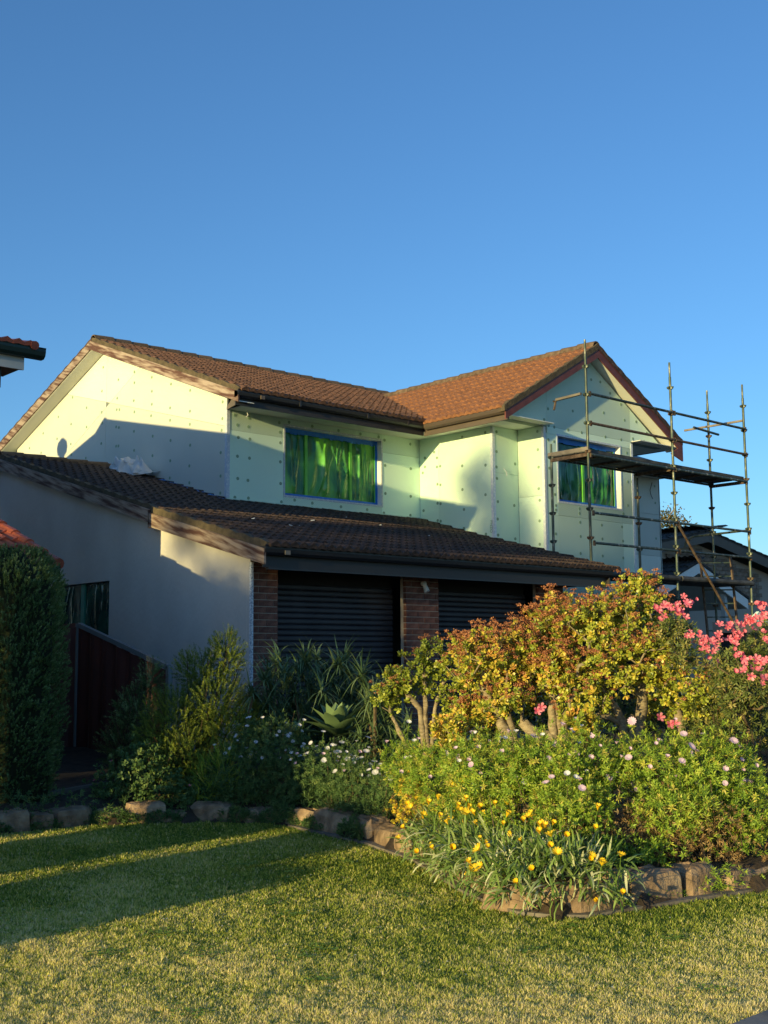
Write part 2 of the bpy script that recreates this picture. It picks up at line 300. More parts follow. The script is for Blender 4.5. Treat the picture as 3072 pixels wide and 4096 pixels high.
def ridge_caps(par, a, b, m='ridge', step=.38, r=.11, name='ridge_cap'):
    a, b = Vector(a), Vector(b); L = (b-a).length; d = (b-a)/L; sd = d.cross(Vector((0, 0, 1))).normalized(); up = sd.cross(d); n = max(1, int(L/step)); me = None
    mb = MB(); pts = [(-r*1.15, -.07), (-r*.75, .02), (-r*.3, .055), (r*.3, .055), (r*.75, .02), (r*1.15, -.07)]; ln = step+.05
    for k, (y, lift) in enumerate(((0, 0), (ln, .022))):
        for th in (0, .022): mb.v += [(px*(1-0*th), y, pz-th+lift) for px, pz in pts]
    f = []
    for i in range(5): f += [(i, i+1, 13+i, 12+i), (i+6, 18+i, 19+i, i+7), (i, i+6, i+7, i+1), (12+i, 13+i, 19+i, 18+i)]
    mb.f = f; me = mb.mesh(name, m); Rm = Matrix((sd, d, up)).transposed().to_4x4()
    for i in range(n):
        o = link(name, me, par); o.matrix_local = Matrix.Translation(a+d*(L*i/n)+Vector((0, 0, random.uniform(-.004, .004)))) @ Rm
def settle(root, loc):
    root.location = loc
    for c in root.children: c.matrix_parent_inverse = Matrix.Translation(-Vector(loc))
# ------------------------------------------------------------------ the house being clad
H = empty('clad_house'); tag(H, 'two storey house clad in pale green foam boards with brown tiled roofs and double garage', 'house')
XL, YU, XA, YB, XC, YD, XE, ZS = 11.494, 16.565, 16.044, 14.634, 16.744, 14.0, 19.467, 5.87
def half(poly, p, q, sgn):
    out = []; n = len(poly); s = lambda r: sgn*((q[0]-p[0])*(r[1]-p[1])-(q[1]-p[1])*(r[0]-p[0]))
    for i in range(n):
        a, b = poly[i], poly[(i+1) % n]; sa, sb = s(a), s(b)
        if sa >= 0: out.append(a)
        if (sa > 0 > sb) or (sa < 0 < sb): t = sa/(sa-sb); out.append((a[0]+t*(b[0]-a[0]), a[1]+t*(b[1]-a[1])))
    return out
def shrink(poly, d):
    A = np.array(poly); c = A.mean(0); n = len(A); area = sum(A[i][0]*A[(i+1) % n][1]-A[(i+1) % n][0]*A[i][1] for i in range(n))
    sg = 1 if area > 0 else -1; out = []
    for i in range(n):
        p0, p1, p2 = A[i-1], A[i], A[(i+1) % n]; e1 = (p1-p0)/max(1e-9, np.linalg.norm(p1-p0)); e2 = (p2-p1)/max(1e-9, np.linalg.norm(p2-p1))
        n1 = sg*np.array([-e1[1], e1[0]]); n2 = sg*np.array([-e2[1], e2[0]]); k = 1+n1@n2
        out.append(tuple(p1+(n1+n2)*d/max(k, .3)))
    return out
def area(poly): return abs(sum(poly[i][0]*poly[(i+1) % len(poly)][1]-poly[(i+1) % len(poly)][0]*poly[i][1] for i in range(len(poly))))/2
def panels(par, fn, nrm, polys, cuts, m):
    """foam boards on a wall: fn maps wall (u, z) to the place, nrm points out of the wall"""
    nrm = np.array(nrm, float)
    for p, q in cuts:
        nx_ = []
        for po in polys:
            for sgn in (1, -1):
                h = half(po, p, q, sgn)
                if len(h) >= 3 and area(h) > .015: nx_.append(h)
        polys = nx_
    for po in polys:
        po = shrink(po, .0022); off = -.03+random.uniform(-.002, .002)
        MB().prism([np.array(fn(u, z)) for u, z in po], nrm*off).build('foam_panel', m, par)
plug_me = MB()
plug_me.tube([(0, 0, -.002), (0, 0, .003)], .029, 12); plug_me = plug_me.mesh('fastener', 'plug')
def plugs(par, pts, fn, nrm):
    Rq = Vector(nrm).to_track_quat('Z', 'Y').to_matrix().to_4x4()
    for a, b in pts:
        p = fn(a, b); o = link('fastener', plug_me, par); o.matrix_local = Matrix.Translation(Vector(p)+Vector(nrm)*.0015) @ Rq
c1 = lambda L: [(x*.6028, 1300+y*.6028) for x, y in L]
c2 = lambda L: [(850+x*.6028, 1500+y*.6028) for x, y in L]
c3 = lambda L: [(1650+x*.6028, 1300+y*.6028) for x, y in L]
wallL = empty('side_wall', parent=H); wallF = empty('front_wall', parent=H); wallA = empty('wing_side_wall', parent=H); wallB = empty('return_wall', parent=H)
wallC = empty('bay_side_wall', parent=H); wallD = empty('gable_wall', parent=H)
# cores behind the boards
low = lambda y: 3.03+.26*(y-11.94) if y < 14.7 else 3.7476+.28*(y-14.7)
RY = 19.9; VX = 8.97
MB().prism([(XL+.032, YU+.032, 3.9), (XL+.032, 25.0, 3.9), (XL+.032, 25.0, 6.2), (XL+.032, 20.8, 7.78), (XL+.032, YU+.032, 6.15)], (.12, 0, 0)).build('wall_core', 'joint', wallL)
mbc = MB().box(XL+.16, 12.70, YU+.032, YU+.2, 3.9, 5.92).box(12.70, 15.06, YU+.032, YU+.2, 3.9, 4.47).box(12.70, 15.06, YU+.032, YU+.2, 5.76, 5.92).box(15.06, XA+.1, YU+.032, YU+.2, 3.9, 5.92)
mbc.build('wall_core', 'joint', wallF)
box('wall_core', 'joint', wallA, XA+.032, XA+.2, YB+.2, YU+.1, 3.4, 5.9); box('wall_core', 'joint', wallB, XA+.032, XC+.1, YB+.032, YB+.19, 3.4, 5.9)
box('wall_core', 'joint', wallC, XC+.032, XC+.2, YD+.2, YB+.1, 3.2, 5.9)
mbc = MB().box(XC+.032, 17.11, YD+.032, YD+.2, 2.4, 5.86).box(17.11, 19.085, YD+.032, YD+.2, 2.4, 4.46).box(17.11, 19.085, YD+.032, YD+.2, 5.75, 5.86).box(19.085, XE-.032, YD+.032, YD+.2, 2.4, 5.86)
mbc.prism([(15.75, YD+.032, 5.865), (20.5, YD+.032, 5.865), (18.13, YD+.032, 7.34)], (0, .15, 0)); mbc.build('wall_core', 'joint', wallD)
# boards
fL = lambda u, z: (XL, u, z); fF = lambda u, z: (u, YU, z); fA = lambda u, z: (XA, u, z); fB = lambda u, z: (u, YB, z); fD = lambda u, z: (u, YD, z); fC = lambda u, z: (XC, u, z)
panels(wallL, fL, (-1, 0, 0), [[(YU+.05, low(YU)+.03), (19.9, low(19.9)+.03), (24.6, 4.4), (24.6, 6.42), (20.8, 7.80), (YU+.05, 6.2)]],
       [((20.71, 4), (20.71, 9)), ((20.25, 6.56), (16.6, 5.58)), ((22.6, 5.72), (20.71, 6.58)), ((18.85, 3), (18.85, 6.1)), ((20.25, 3), (20.21, 6.56))][:3], 'foam_white')
panels(wallF, fF, (0, -1, 0), [[(XL+.06, 4.24), (12.70, 4.24), (12.70, ZS), (XL+.06, ZS)], [(12.70, 4.24), (15.05, 4.24), (15.05, 4.48), (12.70, 4.48)], [(12.70, 5.755), (15.05, 5.755), (15.05, ZS), (12.70, ZS)], [(15.05, 4.24), (XA, 4.24), (XA, ZS), (15.05, ZS)]],
       [((11.4, 5.522), (12.70, 5.522)), ], 'foam_mint')
panels(wallA, fA, (-1, 0, 0), [[(YB+.05, 3.73), (YU-.002, 4.23), (YU-.002, ZS), (YB+.05, ZS)]], [((16.035, 3), (16.035, 7)), ], 'foam_mint')
panels(wallB, fB, (0, -1, 0), [[(XA+.002, 3.70), (XC-.002, 3.70), (XC-.002, ZS), (XA+.002, ZS)]], [((16, 5.0), (17, 5.01))], 'foam_mint')
panels(wallC, fC, (-1, 0, 0), [[(YD+.002, 3.50), (YB-.002, 3.66), (YB-.002, ZS), (YD+.002, ZS)]], [((13.9, 4.57), (14.9, 4.59))], 'foam_mint')
panels(wallD, fD, (0, -1, 0), [[(XC, 2.6), (17.12, 2.6), (17.12, 5.735), (XC, 5.735)], [(17.12, 2.6), (19.075, 2.6), (19.075, 4.47), (17.12, 4.47)], [(19.075, 2.6), (XE, 2.6), (XE, 5.735), (19.075, 5.735)],
       [(XC, 5.735), (XE, 5.735), (XE, ZS), (XC, ZS)], [(15.75, ZS), (20.5, ZS), (18.13, 7.33)]],
       [((16, 4.23), (20, 4.215)), ((16.85, 2), (16.85, 8)), ((19.42, 5.74), (19.42, 8))], 'foam_mint')
LD = c1([(685, 281), (677, 439), (482, 480), (387, 610), (575, 549), (675, 579), (472, 658), (287, 719), (379, 755), (575, 677), (196, 817), (273, 848), (786, 363), (892, 311), (892, 383), (1008, 347), (1135, 392), (1262, 434), (778, 486), (888, 502), (1008, 440), (1008, 526), (1003, 602), (775, 562), (793, 562), (892, 577), (1129, 550), (1129, 632), (1261, 572), (1260, 659), (1476, 621), (1471, 698), (771, 676), (789, 680), (889, 706), (1014, 738), (1132, 766), (1262, 798), (1465, 847), (672, 786), (771, 804), (786, 803), (890, 832), (1012, 867), (1130, 901), (1257, 935), (1464, 1002), (470, 790), (473, 860), (570, 883), (771, 898), (784, 902), (892, 943), (1010, 975), (1127, 1015), (1257, 1047), (1462, 1116), (679, 652), (1478, 510)])
plugs(wallL, LD, lambda a, b: at(a, b, X=XL), (-1, 0, 0))
FD = c2([(148, 266), (243, 285), (443, 317), (165, 332), (239, 344), (448, 380), (171, 414), (248, 426), (450, 450), (165, 539), (245, 552), (450, 576), (167, 687), (235, 699), (452, 720), (148, 812), (238, 817), (457, 842), (508, 313), (662, 340), (836, 369), (982, 391), (1102, 411), (1142, 432), (1312, 459), (1144, 600), (1315, 622), (1147, 786), (1315, 805), (1137, 916), (1313, 931), (545, 830), (662, 850), (662, 880), (852, 874), (852, 901), (1026, 893), (1026, 922)])
plugs(wallF, FD, lambda a, b: at(a, b, Y=YU), (0, -1, 0))
AD = c2([(1410, 551), (1490, 550), (1471, 512), (1410, 610), (1396, 650), (1490, 610), (1511, 605), (1493, 725), (1513, 729), (1494, 851), (1514, 854), (1401, 900), (1495, 966), (1515, 970)])+c3([(330, 744), (483, 714), (330, 935), (485, 930), (332, 1092), (485, 1126), (342, 1224), (342, 1350), (488, 1388)])
plugs(wallA, AD, lambda a, b: at(a, b, X=XA), (-1, 0, 0))
plugs(wallB, c3([(557, 709), (557, 840), (557, 942), (680, 922), (560, 1018), (566, 1172), (675, 1198), (565, 1288), (568, 1394), (682, 1419)]), lambda a, b: at(a, b, Y=YB), (0, -1, 0))
plugs(wallC, c3([(829, 706), (832, 827), (837, 943), (838, 1086), (845, 1163), (844, 1300), (845, 1455)]), lambda a, b: at(a, b, X=XC), (-1, 0, 0))
DD = c3([(1185, 363), (1246, 378), (1311, 453), (899, 556), (1063, 571), (1268, 583), (1406, 632), (1484, 643), (751, 621), (873, 628), (903, 667), (940, 677), (1032, 696), (1122, 714), (1279, 743), (1384, 762), (1462, 755), (1554, 718), (1536, 773), (1603, 788), (1634, 795), (901, 762), (939, 774), (1422, 849), (1428, 1040), (1455, 1040), (1429, 1198), (952, 1198), (952, 1228), (1108, 1219), (1108, 1250), (1256, 1253), (1400, 1253), (1112, 1309), (1256, 1328), (1390, 1340), (951, 1386), (1115, 1403), (1260, 1420), (1397, 1434), (1115, 1516), (1262, 1533), (1398, 1546), (1382, 527), (907, 950), (945, 1125)])
plugs(wallD, DD, lambda a, b: at(a, b, Y=YD), (0, -1, 0))
# corner beads and edge strips
box('corner_bead', 'bead', wallL, XL-.006, XL+.02, YU+.0, YU+.055, 4.24, 6.13); box('corner_bead', 'bead', wallF, XL-.004, XL+.058, YU-.006, YU-.001, 4.22, 5.88)
box('corner_bead', 'bead', wallA, XA-.007, XA+.01, YB-.007, YB+.048, 3.68, ZS-.02); box('corner_bead', 'bead', wallB, XA+.011, XA+.06, YB-.007, YB-.001, 3.68, ZS-.02)
box('corner_bead', 'bead', wallC, XC-.007, XC-.001, YD, YD+.05, 3.5, ZS-.02); box('corner_bead', 'bead', wallD, XC-.005, XC+.055, YD-.007, YD-.001, 2.6, ZS-.02)
box('corner_bead', 'bead', wallD, XE-.06, XE+.005, YD-.007, YD-.001, 2.6, 5.84); box('corner_bead', 'bead', wallD, 15.8, XC-.01, YD-.007, YD-.001, ZS-.005, ZS+.045); box('corner_bead', 'bead', wallD, XE+.01, 20.3, YD-.007, YD-.001, ZS-.005, ZS+.045)
# base strip and blue residue along the lower roof
MB().prism([(XL-.006, YU, low(YU)+.02), (XL-.006, RY, low(RY)+.02), (XL-.006, RY, low(RY)+.075), (XL-.006, YU, low(YU)+.075)], (.005, 0, 0)).build('base_strip', 'foam_white', wallL)
for y0, y1 in ((16.4, 17.05), (17.15, 17.9), (18.0, 18.35), (18.4, 18.9)):
    mb = MB(); n = 9; ys = np.linspace(y0, y1, n); top = [(XL-.012-.05*random.random(), y, low(y)+.045+.03*random.random()) for y in ys]; bot = [(XL-.10-.05*random.random(), y, low(y)+.035) for y in ys]
    mb.add(top+bot, [(i, i+1, n+i+1, n+i) for i in range(n-1)]).build('flashing_residue', 'flash', wallL)
mb = MB().box(XL, XA, YU-.012, YU-.007, low(YU)+.03, low(YU)+.075); mb.build('base_strip', 'foam_mint', wallF)
mb = MB().prism([(XA-.012, YB, low(YB)+.02), (XA-.012, YU-.02, low(YU)+.02), (XA-.012, YU-.02, low(YU)+.06), (XA-.012, YB, low(YB)+.06)], (.005, 0, 0)); mb.build('base_strip', 'foam_mint', wallA)
# right side of the wing, far part of the front, inner mass
box('far_side_wall', 'foam_white', H, XE-.03, XE, YD+.01, YU, 2.6, 5.86)
farw = empty('far_front_wall', parent=H)
for x0, x1 in ((19.6, 21.1), (21.1, 22.6), (22.6, 24.06)):
    for z0, z1 in ((2.8, 4.0), (4.0, 5.0), (5.0, 5.86)): MB().box(x0+.003, x1-.003, YU, YU+.03, z0+.003, z1-.003).build('foam_panel', 'foam_white', farw)
box('wall_core', 'joint', farw, XE, 24.06, YU+.031, YU+.2, 2.6, 5.86); plugs(farw, [(2540+.4653*x, 0) for x in ()], None, (0, -1, 0)) if False else None
for px, py in ((2618, 1945), (2621, 2012), (2624, 2154)):
    p = at(px, py, Y=YU); o = link('fastener', plug_me, farw); o.matrix_local = Matrix.Translation(Vector(p)+Vector((0, -.0015, 0))) @ Vector((0, -1, 0)).to_track_quat('Z', 'Y').to_matrix().to_4x4()
MB().tube([at(2608, 1930, Y=YU-.03), at(2600, 1960, Y=YU-.05), at(2602, 1975, Y=YU-.06), at(2608, 1990, Y=YU-.04), at(2612, 1996, Y=YU-.06)], .008, 5).build('cable', 'dark', H)
box('inner_mass', 'dark', H, 12.0, 24.0, YU+.75, 24.8, .5, 5.8)
box('inner_mass', 'dark', H, 17.3, 19.3, YD+.7, YU+.6, .5, 5.8)
MB().prism([(24.03, YU, .3), (24.03, 25, .3), (24.03, 25, 6.3), (24.03, 20.8, 7.75), (24.03, YU, 6.2)], (.05, 0, 0)).build('end_wall', 'foam_white', H)
# ---- windows
def wrinkled(name, par, x0, x1, y, z0, z1, seed, folds=7, depth=.045, m='film'):
    r = np.random.default_rng(seed); nx_, nz_ = 60, 34; u = np.linspace(0, 1, nx_); v = np.linspace(0, 1, nz_); U, W_ = np.meshgrid(u, v); d = np.zeros_like(U)
    for k in range(folds):
        c, a, sl, wd_ = r.uniform(0, 1), r.uniform(.3, 1), r.uniform(-.30, .30), (r.uniform(.02, .07) if k % 2 else r.uniform(.009, .016)); v0 = r.uniform(-.3, 1)
        d += a*np.exp(-((U-c-sl*(W_-.5)+.03*np.sin(W_*6+k))/wd_)**2)*np.exp(-((W_-v0)/.55)**2)
    d += .10*np.sin(W_*5+U*8+seed)*np.cos(U*13); edge = np.minimum.reduce([U*8, (1-U)*8, W_*8, (1-W_)*8, np.ones_like(U)])
    X_ = x0+(x1-x0)*U; Z_ = z0+(z1-z0)*W_; Y_ = y-depth*d*np.clip(edge, 0, 1)
    I_ = np.arange(nx_*nz_).reshape(nz_, nx_); T_ = np.concatenate([np.stack([I_[:-1, :-1], I_[:-1, 1:], I_[1:, 1:]], -1).reshape(-1, 3), np.stack([I_[:-1, :-1], I_[1:, 1:], I_[1:, :-1]], -1).reshape(-1, 3)])
    return link(name, np_mesh(name, np.stack([X_.ravel(), Y_.ravel(), Z_.ravel()], 1), T_, m, smooth=True), par)
def window(x0, x1, z0, z1, yf, dep, mull, seed, label, fm='film'):
    W = empty('window', parent=H); W['label'] = label
    yb = yf+dep
    mb = MB().box(x0-.03, x0, yf+.002, yb+.05, z0-.03, z1+.03).box(x1, x1+.03, yf+.002, yb+.05, z0-.03, z1+.03).box(x0, x1, yf+.002, yb+.05, z0-.03, z0).box(x0, x1, yf+.002, yb+.05, z1, z1+.03)
    mb.build('reveal', 'white', W)
    mb = MB()
    for a in ((x0-.035, x0, z0-.035, z1+.035), (x1, x1+.035, z0-.035, z1+.035), (x0, x1, z0-.035, z0), (x0, x1, z1, z1+.035)): mb.box(a[0], a[1], yf-.007, yf+.001, a[2], a[3])
    mb.build('edge_bead', 'bead', W)
    t = .06; mb = MB().box(x0+.002, x0+.02, yb-.012, yb, z0, z1).box(x1-.055, x1, yb-.012, yb, z0, z1).box(x0+.02, x1-.055, yb-.014, yb, z0, z0+.055).box(x0+.02, x1-.055, yb-.014, yb, z1-.075, z1)
    # ragged inner edge of the tape
    for k in range(26):
        a = x0+.03+(x1-x0-.12)*k/26; mb.box(a, a+.07, yb-.0155, yb-.003, z1-.075-random.uniform(.004, .03), z1-.07)
    mb.build('tape_frame', 'tape', W)
    box('pane', 'glass', W, x0+.03, x1-.03, yb+.06, yb+.07, z0+.03, z1-.03)
    e = [x0+.03]+mull+[x1-.05]
    for i in range(len(e)-1): wrinkled('plastic_film', W, e[i]+.012, e[i+1]-.012, yb+.02-.006*i, z0+.05, z1-.07, seed+i, folds=11 if i else 8, m=fm)
    for mx_ in mull:
        MB().box(mx_-.025, mx_+.035, yb-.01, yb+.05, z0+.05, z1-.07).build('mullion', 'tape_green', W)
    box('tape_edge', 'tape_green', W, x1-.07, x1-.056, yb-.006, yb, z0+.05, z1-.08)
    return W
window(12.735, 15.03, 4.50, 5.735, YU, .12, [13.30, 14.36], 3, 'wide window masked with green plastic film and blue tape')
window(17.145, 19.05, 4.495, 5.72, YD, .12, [18.02], 11, 'gable window masked with green plastic film and blue tape', 'film_deep')
# low window in the rendered side wall
WX = 9.05; p1 = at(247, 2345, X=WX); p2 = at(438, 2320, X=WX); wz1 = .5*(p1[2]+p2[2]); wz0 = wz1-1.1; wy0, wy1 = p2[1], p2[1]+2.4
W3 = empty('window', parent=H); W3['label'] = 'low side window behind the fence masked with dark green film'
MB().box(WX+.09, WX+.1, wy0, wy1, wz0, wz1).build('pane', 'glass', W3)
f3 = wrinkled('plastic_film', W3, 0, .82, 0, 0, 1.08, 31, folds=12, m='film_teal'); f3.rotation_euler.z = math.radians(-90); f3.location = (WX+.07, wy0+.84, wz0+.01)
f4 = wrinkled('plastic_film', W3, 0, .9, 0, 0, 1.08, 35, folds=12, m='film_teal'); f4.rotation_euler.z = math.radians(-90); f4.location = (WX+.07, wy0+1.85, wz0+.01)
MB().box(WX+.04, WX+.08, wy0+.84, wy0+.95, wz0, wz1).build('mullion', 'tape_teal', W3)
# ---- rendered lower walls
lw = MB()
for y0, y1, zb0 in ((12.57, 14.7, 0), (14.7, wy0, 0), (wy0, wy1, None), (wy1, RY, 0)):
    if zb0 is None:
        lw.prism([(WX, wy0, 0), (WX, wy1, 0), (WX, wy1, wz0), (WX, wy0, wz0)], (.2, 0, 0)); zb0 = wz1
    lw.prism([(WX, y0, zb0), (WX, y1, zb0), (WX, y1, low(y1)-.12), (WX, y0, low(y0)-.12)], (.2, 0, 0))
lw.prism([(WX, RY, 0), (WX, 26, 0), (WX, 26, low(RY)-1.6), (WX, RY, low(RY)-.12)], (.2, 0, 0))
lw.build('rendered_wall', 'render', H)
box('corner_bead', 'mesh_bead', H, 9.038, 9.044, 12.462, 12.495, .3, 2.86); box('corner_bead', 'mesh_bead', H, 9.045, 9.072, 12.455, 12.461, .3, 2.86)
# ---- brick piers
brick_cache = {}
def brick(L, Wd, Hh, m):
    k = (round(L, 3), round(Wd, 3), round(Hh, 3), m)
    if k not in brick_cache: brick_cache[k] = MB().box(0, L, 0, Wd, 0, Hh).mesh('brick', m)
    return brick_cache[k]
def pier(x0, x1, y0, y1, z0, z1, name, m='brick', course=.086):
    P = empty(name, parent=H); box('mortar', 'mortar_joint', P, x0+.006, x1-.006, y0+.008, y1, z0, z1)
    z = z0; j = 0
    while z < z1-.02:
        xs = [x0]
        step = .24; a = x0+(.12 if j % 2 else .24)
        while a < x1-.05: xs.append(a); a += .24
        xs.append(x1); h = min(.076, z1-z)
        for a, b in zip(xs[:-1], xs[1:]):
            if b-a < .03: continue
            o = link('brick', brick(b-a-.01, .06, h, m), P); o.location = (a+.005, y0+random.uniform(-.003, .003), z)
            o.scale = (1, 1, 1)
        z += course; j += 1
    return P
pier(9.07, 9.50, 12.5, 12.62, .5, 2.86, 'brick_pier'); pier(11.80, 12.47, 12.5, 12.62, .5, 2.86, 'brick_pier'); pier(14.72, 15.35, 12.5, 12.62, .5, 2.86, 'brick_pier')
MB().prism([(9.052, 12.50, 0), (9.052, 12.57, 0), (9.052, 12.57, low(12.57)-.12), (9.052, 12.50, low(12.5)-.12)], (.015, 0, 0)).build('render_edge', 'render', H)
box('pier_core', 'dark', H, 9.26, 9.49, 12.63, 12.85, .5, 2.8)
# side face bricks of the first pier towards the opening are given by the core; roller doors
for x0, x1 in ((9.52, 11.79), (12.48, 14.71)):
    Dr = empty('roller_door', parent=H); Dr['label'] = 'left roller door, closed' if x0 < 10 else 'right roller door, closed behind the jade plant'
    prof = [(0, 0), (.022, .006), (.030, .022), (.030, .055), (.022, .070), (0, .076)]
    mb = MB(); mb.add([(0, -y_, z_) for y_, z_ in prof]+[(x1-x0, -y_, z_) for y_, z_ in prof], [(i, 6+i, 7+i, i+1) for i in range(5)]); sm = mb.mesh('slat', 'slat')
    for k in range(27): o = link('slat', sm, Dr); o.location = (x0, 12.80+random.uniform(-.002, .002), .55+k*.077)
    box('backing', 'dark', Dr, x0, x1, 12.803, 12.83, .5, 2.8)
box('garage_ceiling', 'dark', H, 9.2, 15.9, 12.65, 13.9, 2.88, 2.95)
SL = empty('security_light', parent=H); SL.name = 'security_light'
MB().tube([(12.12, 12.49, 2.70), (12.12, 12.43, 2.70)], .035, 10).build('mount', 'white', SL); MB().tube([(12.12, 12.44, 2.68), (12.13, 12.40, 2.58)], [.03, .045], 10).build('lamp_head', 'white', SL)
# ---- lower roof
e_x = (1, 0, 0); sv = Vector((0, 1, .26)).normalized()
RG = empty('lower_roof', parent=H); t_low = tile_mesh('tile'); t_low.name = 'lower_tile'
MB().prism([(8.98, 11.98, low(11.98)-.03), (15.93, 11.98, low(11.98)-.03), (15.93, YU+.1, low(YU+.1)-.03), (8.98, YU+.1, low(YU+.1)-.03)], (0, 0, -.06)).build('roof_deck', 'fascia', RG)
MB().prism([(9.0, YU+.1, low(YU+.1)-.04), (XL+.1, YU+.1, low(YU+.1)-.04), (XL+.1, RY, low(RY)-.04), (9.0, RY, low(RY)-.04)], (0, 0, -.06)).build('roof_deck', 'fascia', RG)
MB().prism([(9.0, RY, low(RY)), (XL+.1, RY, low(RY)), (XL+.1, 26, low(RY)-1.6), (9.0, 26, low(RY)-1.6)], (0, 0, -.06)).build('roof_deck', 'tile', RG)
sv2 = Vector((0, 1, .28)).normalized()
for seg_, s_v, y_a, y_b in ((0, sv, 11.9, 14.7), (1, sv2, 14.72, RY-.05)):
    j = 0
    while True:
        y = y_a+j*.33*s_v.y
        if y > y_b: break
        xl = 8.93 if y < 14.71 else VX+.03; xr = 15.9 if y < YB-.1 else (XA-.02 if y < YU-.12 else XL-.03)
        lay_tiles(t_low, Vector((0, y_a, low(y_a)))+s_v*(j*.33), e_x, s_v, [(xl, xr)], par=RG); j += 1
ridge_caps(RG, (VX, RY, low(RY)+.05), (XL, RY, low(RY)+.05))
def barge(par, a, b, h, th, m, name='barge_board', lab=None):      # board in a rake, a -> b along its top edge
    a, b = Vector(a), Vector(b)
    o = MB().prism([a, b, b-Vector((0, 0, h)), a-Vector((0, 0, h))], th).build(name, m, par)
    return o
def wavy_verge(par, a, b, th, m='mortar'):
    a, b = Vector(a), Vector(b); n = int((b-a).length/.165); mb = MB(); up = []; dn = []
    for i in range(n+1):
        p = a.lerp(b, i/n); up.append(p+Vector((0, 0, .045+(.02 if i % 2 else 0)))); dn.append(p-Vector((0, 0, .06)))
    off = Vector(th); k = n+1; mb.add(up+dn+[p+off for p in up]+[p+off for p in dn], [(i, i+1, k+i+1, k+i) for i in range(n)]+[(2*k+i, 3*k+i, 3*k+i+1, 2*k+i+1) for i in range(n)]+[(i, 2*k+i, 2*k+i+1, i+1) for i in range(n)]+[(0, k, 3*k, 2*k)]).build('verge_mortar', m, par)
barge(RG, (8.90, 11.96, low(11.96)-.04), (8.90, 14.72, low(14.72)-.04), .20, (-.03, 0, 0), 'barge')
barge(RG, (VX, 14.72, low(14.72)-.01), (VX, RY+.03, low(RY+.03)-.03), .19, (-.03, 0, 0), 'barge'); barge(RG, (VX, RY+.03, low(RY+.03)-.03), (VX, 26, low(RY)-1.6), .19, (-.03, 0, 0), 'barge')
MB().prism([(8.87, 14.70, low(14.7)), (VX, 14.70, low(14.7)), (VX, 14.70, low(14.7)-.26), (8.87, 14.70, low(14.7)-.26)], (0, .03, 0)).build('barge_return', 'barge', RG)
wavy_verge(RG, (8.90, 11.95, low(11.95)), (8.90, 14.72, low(14.72)), (.09, 0, 0)); wavy_verge(RG, (VX, 14.75, low(14.75)), (VX, RY, low(RY)), (.09, 0, 0))
MB().prism([(8.91, 12.1, low(12.1)-.17), (9.05, 12.1, low(12.1)-.17), (9.05, 14.7, low(14.7)-.17), (8.91, 14.7, low(14.7)-.17)], (0, 0, -.01)).build('verge_lining', 'render', RG)
wavy_verge(RG, (15.93, 11.95, low(11.95)-.01), (15.93, 14.6, low(14.6)-.01), (.03, 0, 0))
def gutter(par, a, b, out, m, name='gutter', w_=.115, h=.11, z=0):
    """quad gutter with a rounded front and rolled lip, a -> b along the fascia top, out = outward unit"""
    a, b = Vector(a), Vector(b); o_ = Vector(out); pr_ = [(0, -.0), (0, -h), (w_*.6, -h), (w_*.9, -h*.72), (w_, -h*.3), (w_, -.004), (w_*1.06, .008), (w_*.98, .016), (w_*.93, .006), (w_*.92, -h*.3), (w_*.8, -h*.66), (w_*.56, -h*.9), (.01, -h*.9), (.01, 0)]
    mb = MB(); n = len(pr_); mb.add([a+o_*p+Vector((0, 0, q)) for p, q in pr_]+[b+o_*p+Vector((0, 0, q)) for p, q in pr_], [(i, n+i, n+(i+1) % n, (i+1) % n) for i in range(n)])
    mb.f.append((0, 1, 2, 3, 4, 5)); mb.f.append((n+5, n+4, n+3, n+2, n+1, n)); return mb.build(name, m, par)
gutter(RG, (8.88, 12.055, 3.03), (15.97, 12.055, 3.03), (0, -1, 0), 'gutter')
box('fascia', 'fascia', RG, 8.93, 15.95, 12.06, 12.085, 2.77, 3.02)
box('fascia_foot', 'gutter', RG, 9.0, 15.95, 12.04, 12.10, 2.745, 2.768)
box('soffit', 'dark_board', RG, 9.08, 15.9, 12.09, 12.9, 2.87, 2.885)
box('gutter_bracket', 'timber', RG, 9.18, 9.26, 11.925, 11.94, 2.93, 2.985)
box('side_fascia', 'fascia', RG, 15.935, 15.955, 12.0, 14.6, 2.8, 3.0)
flush_n = 300
# ---- main upper roof
K = .375; hi = lambda y: 6.03+K*(y-15.79); RM = empty('main_roof', parent=H); t_mid = tile_mesh('tile_mid', amp=.026); t_mid.name = 'main_tile'; t_up = tile_mesh('tile_orange', amp=.022); t_up.name = 'upper_tile'
sm_ = Vector((0, 1, K)).normalized(); KW = .575; wg = lambda x: 6.0+KW*(x-15.42)
MB().prism([(11.22, 15.83, hi(15.83)-.03), (24.12, 15.83, hi(15.83)-.03), (24.12, 20.8, hi(20.8)-.03), (11.22, 20.8, hi(20.8)-.03)], (0, 0, -.05)).build('roof_deck', 'fascia', RM)
MB().prism([(11.22, 20.8, hi(20.8)-.0), (24.6, 20.8, hi(20.8)-.0), (24.6, 25.6, hi(20.8)-K*4.8), (11.22, 25.6, hi(20.8)-K*4.8)], (0, 0, -.05)).build('roof_deck', 'tile', RM)
nr = int((20.8-15.76-.30)/sm_.y/.33)+1
for j in range(nr):
    y = 15.76+j*.33*sm_.y; xr = 15.5+(y-15.79)*K/KW
    lay_tiles(t_mid, Vector((0, 15.76, hi(15.76)))+sm_*(j*.33), e_x, sm_, [(11.22, min(xr+.25, 18.6))], par=RM)
ridge_caps(RM, (11.22, 20.8, hi(20.8)+.05), (20.6, 20.8, hi(20.8)+.05))
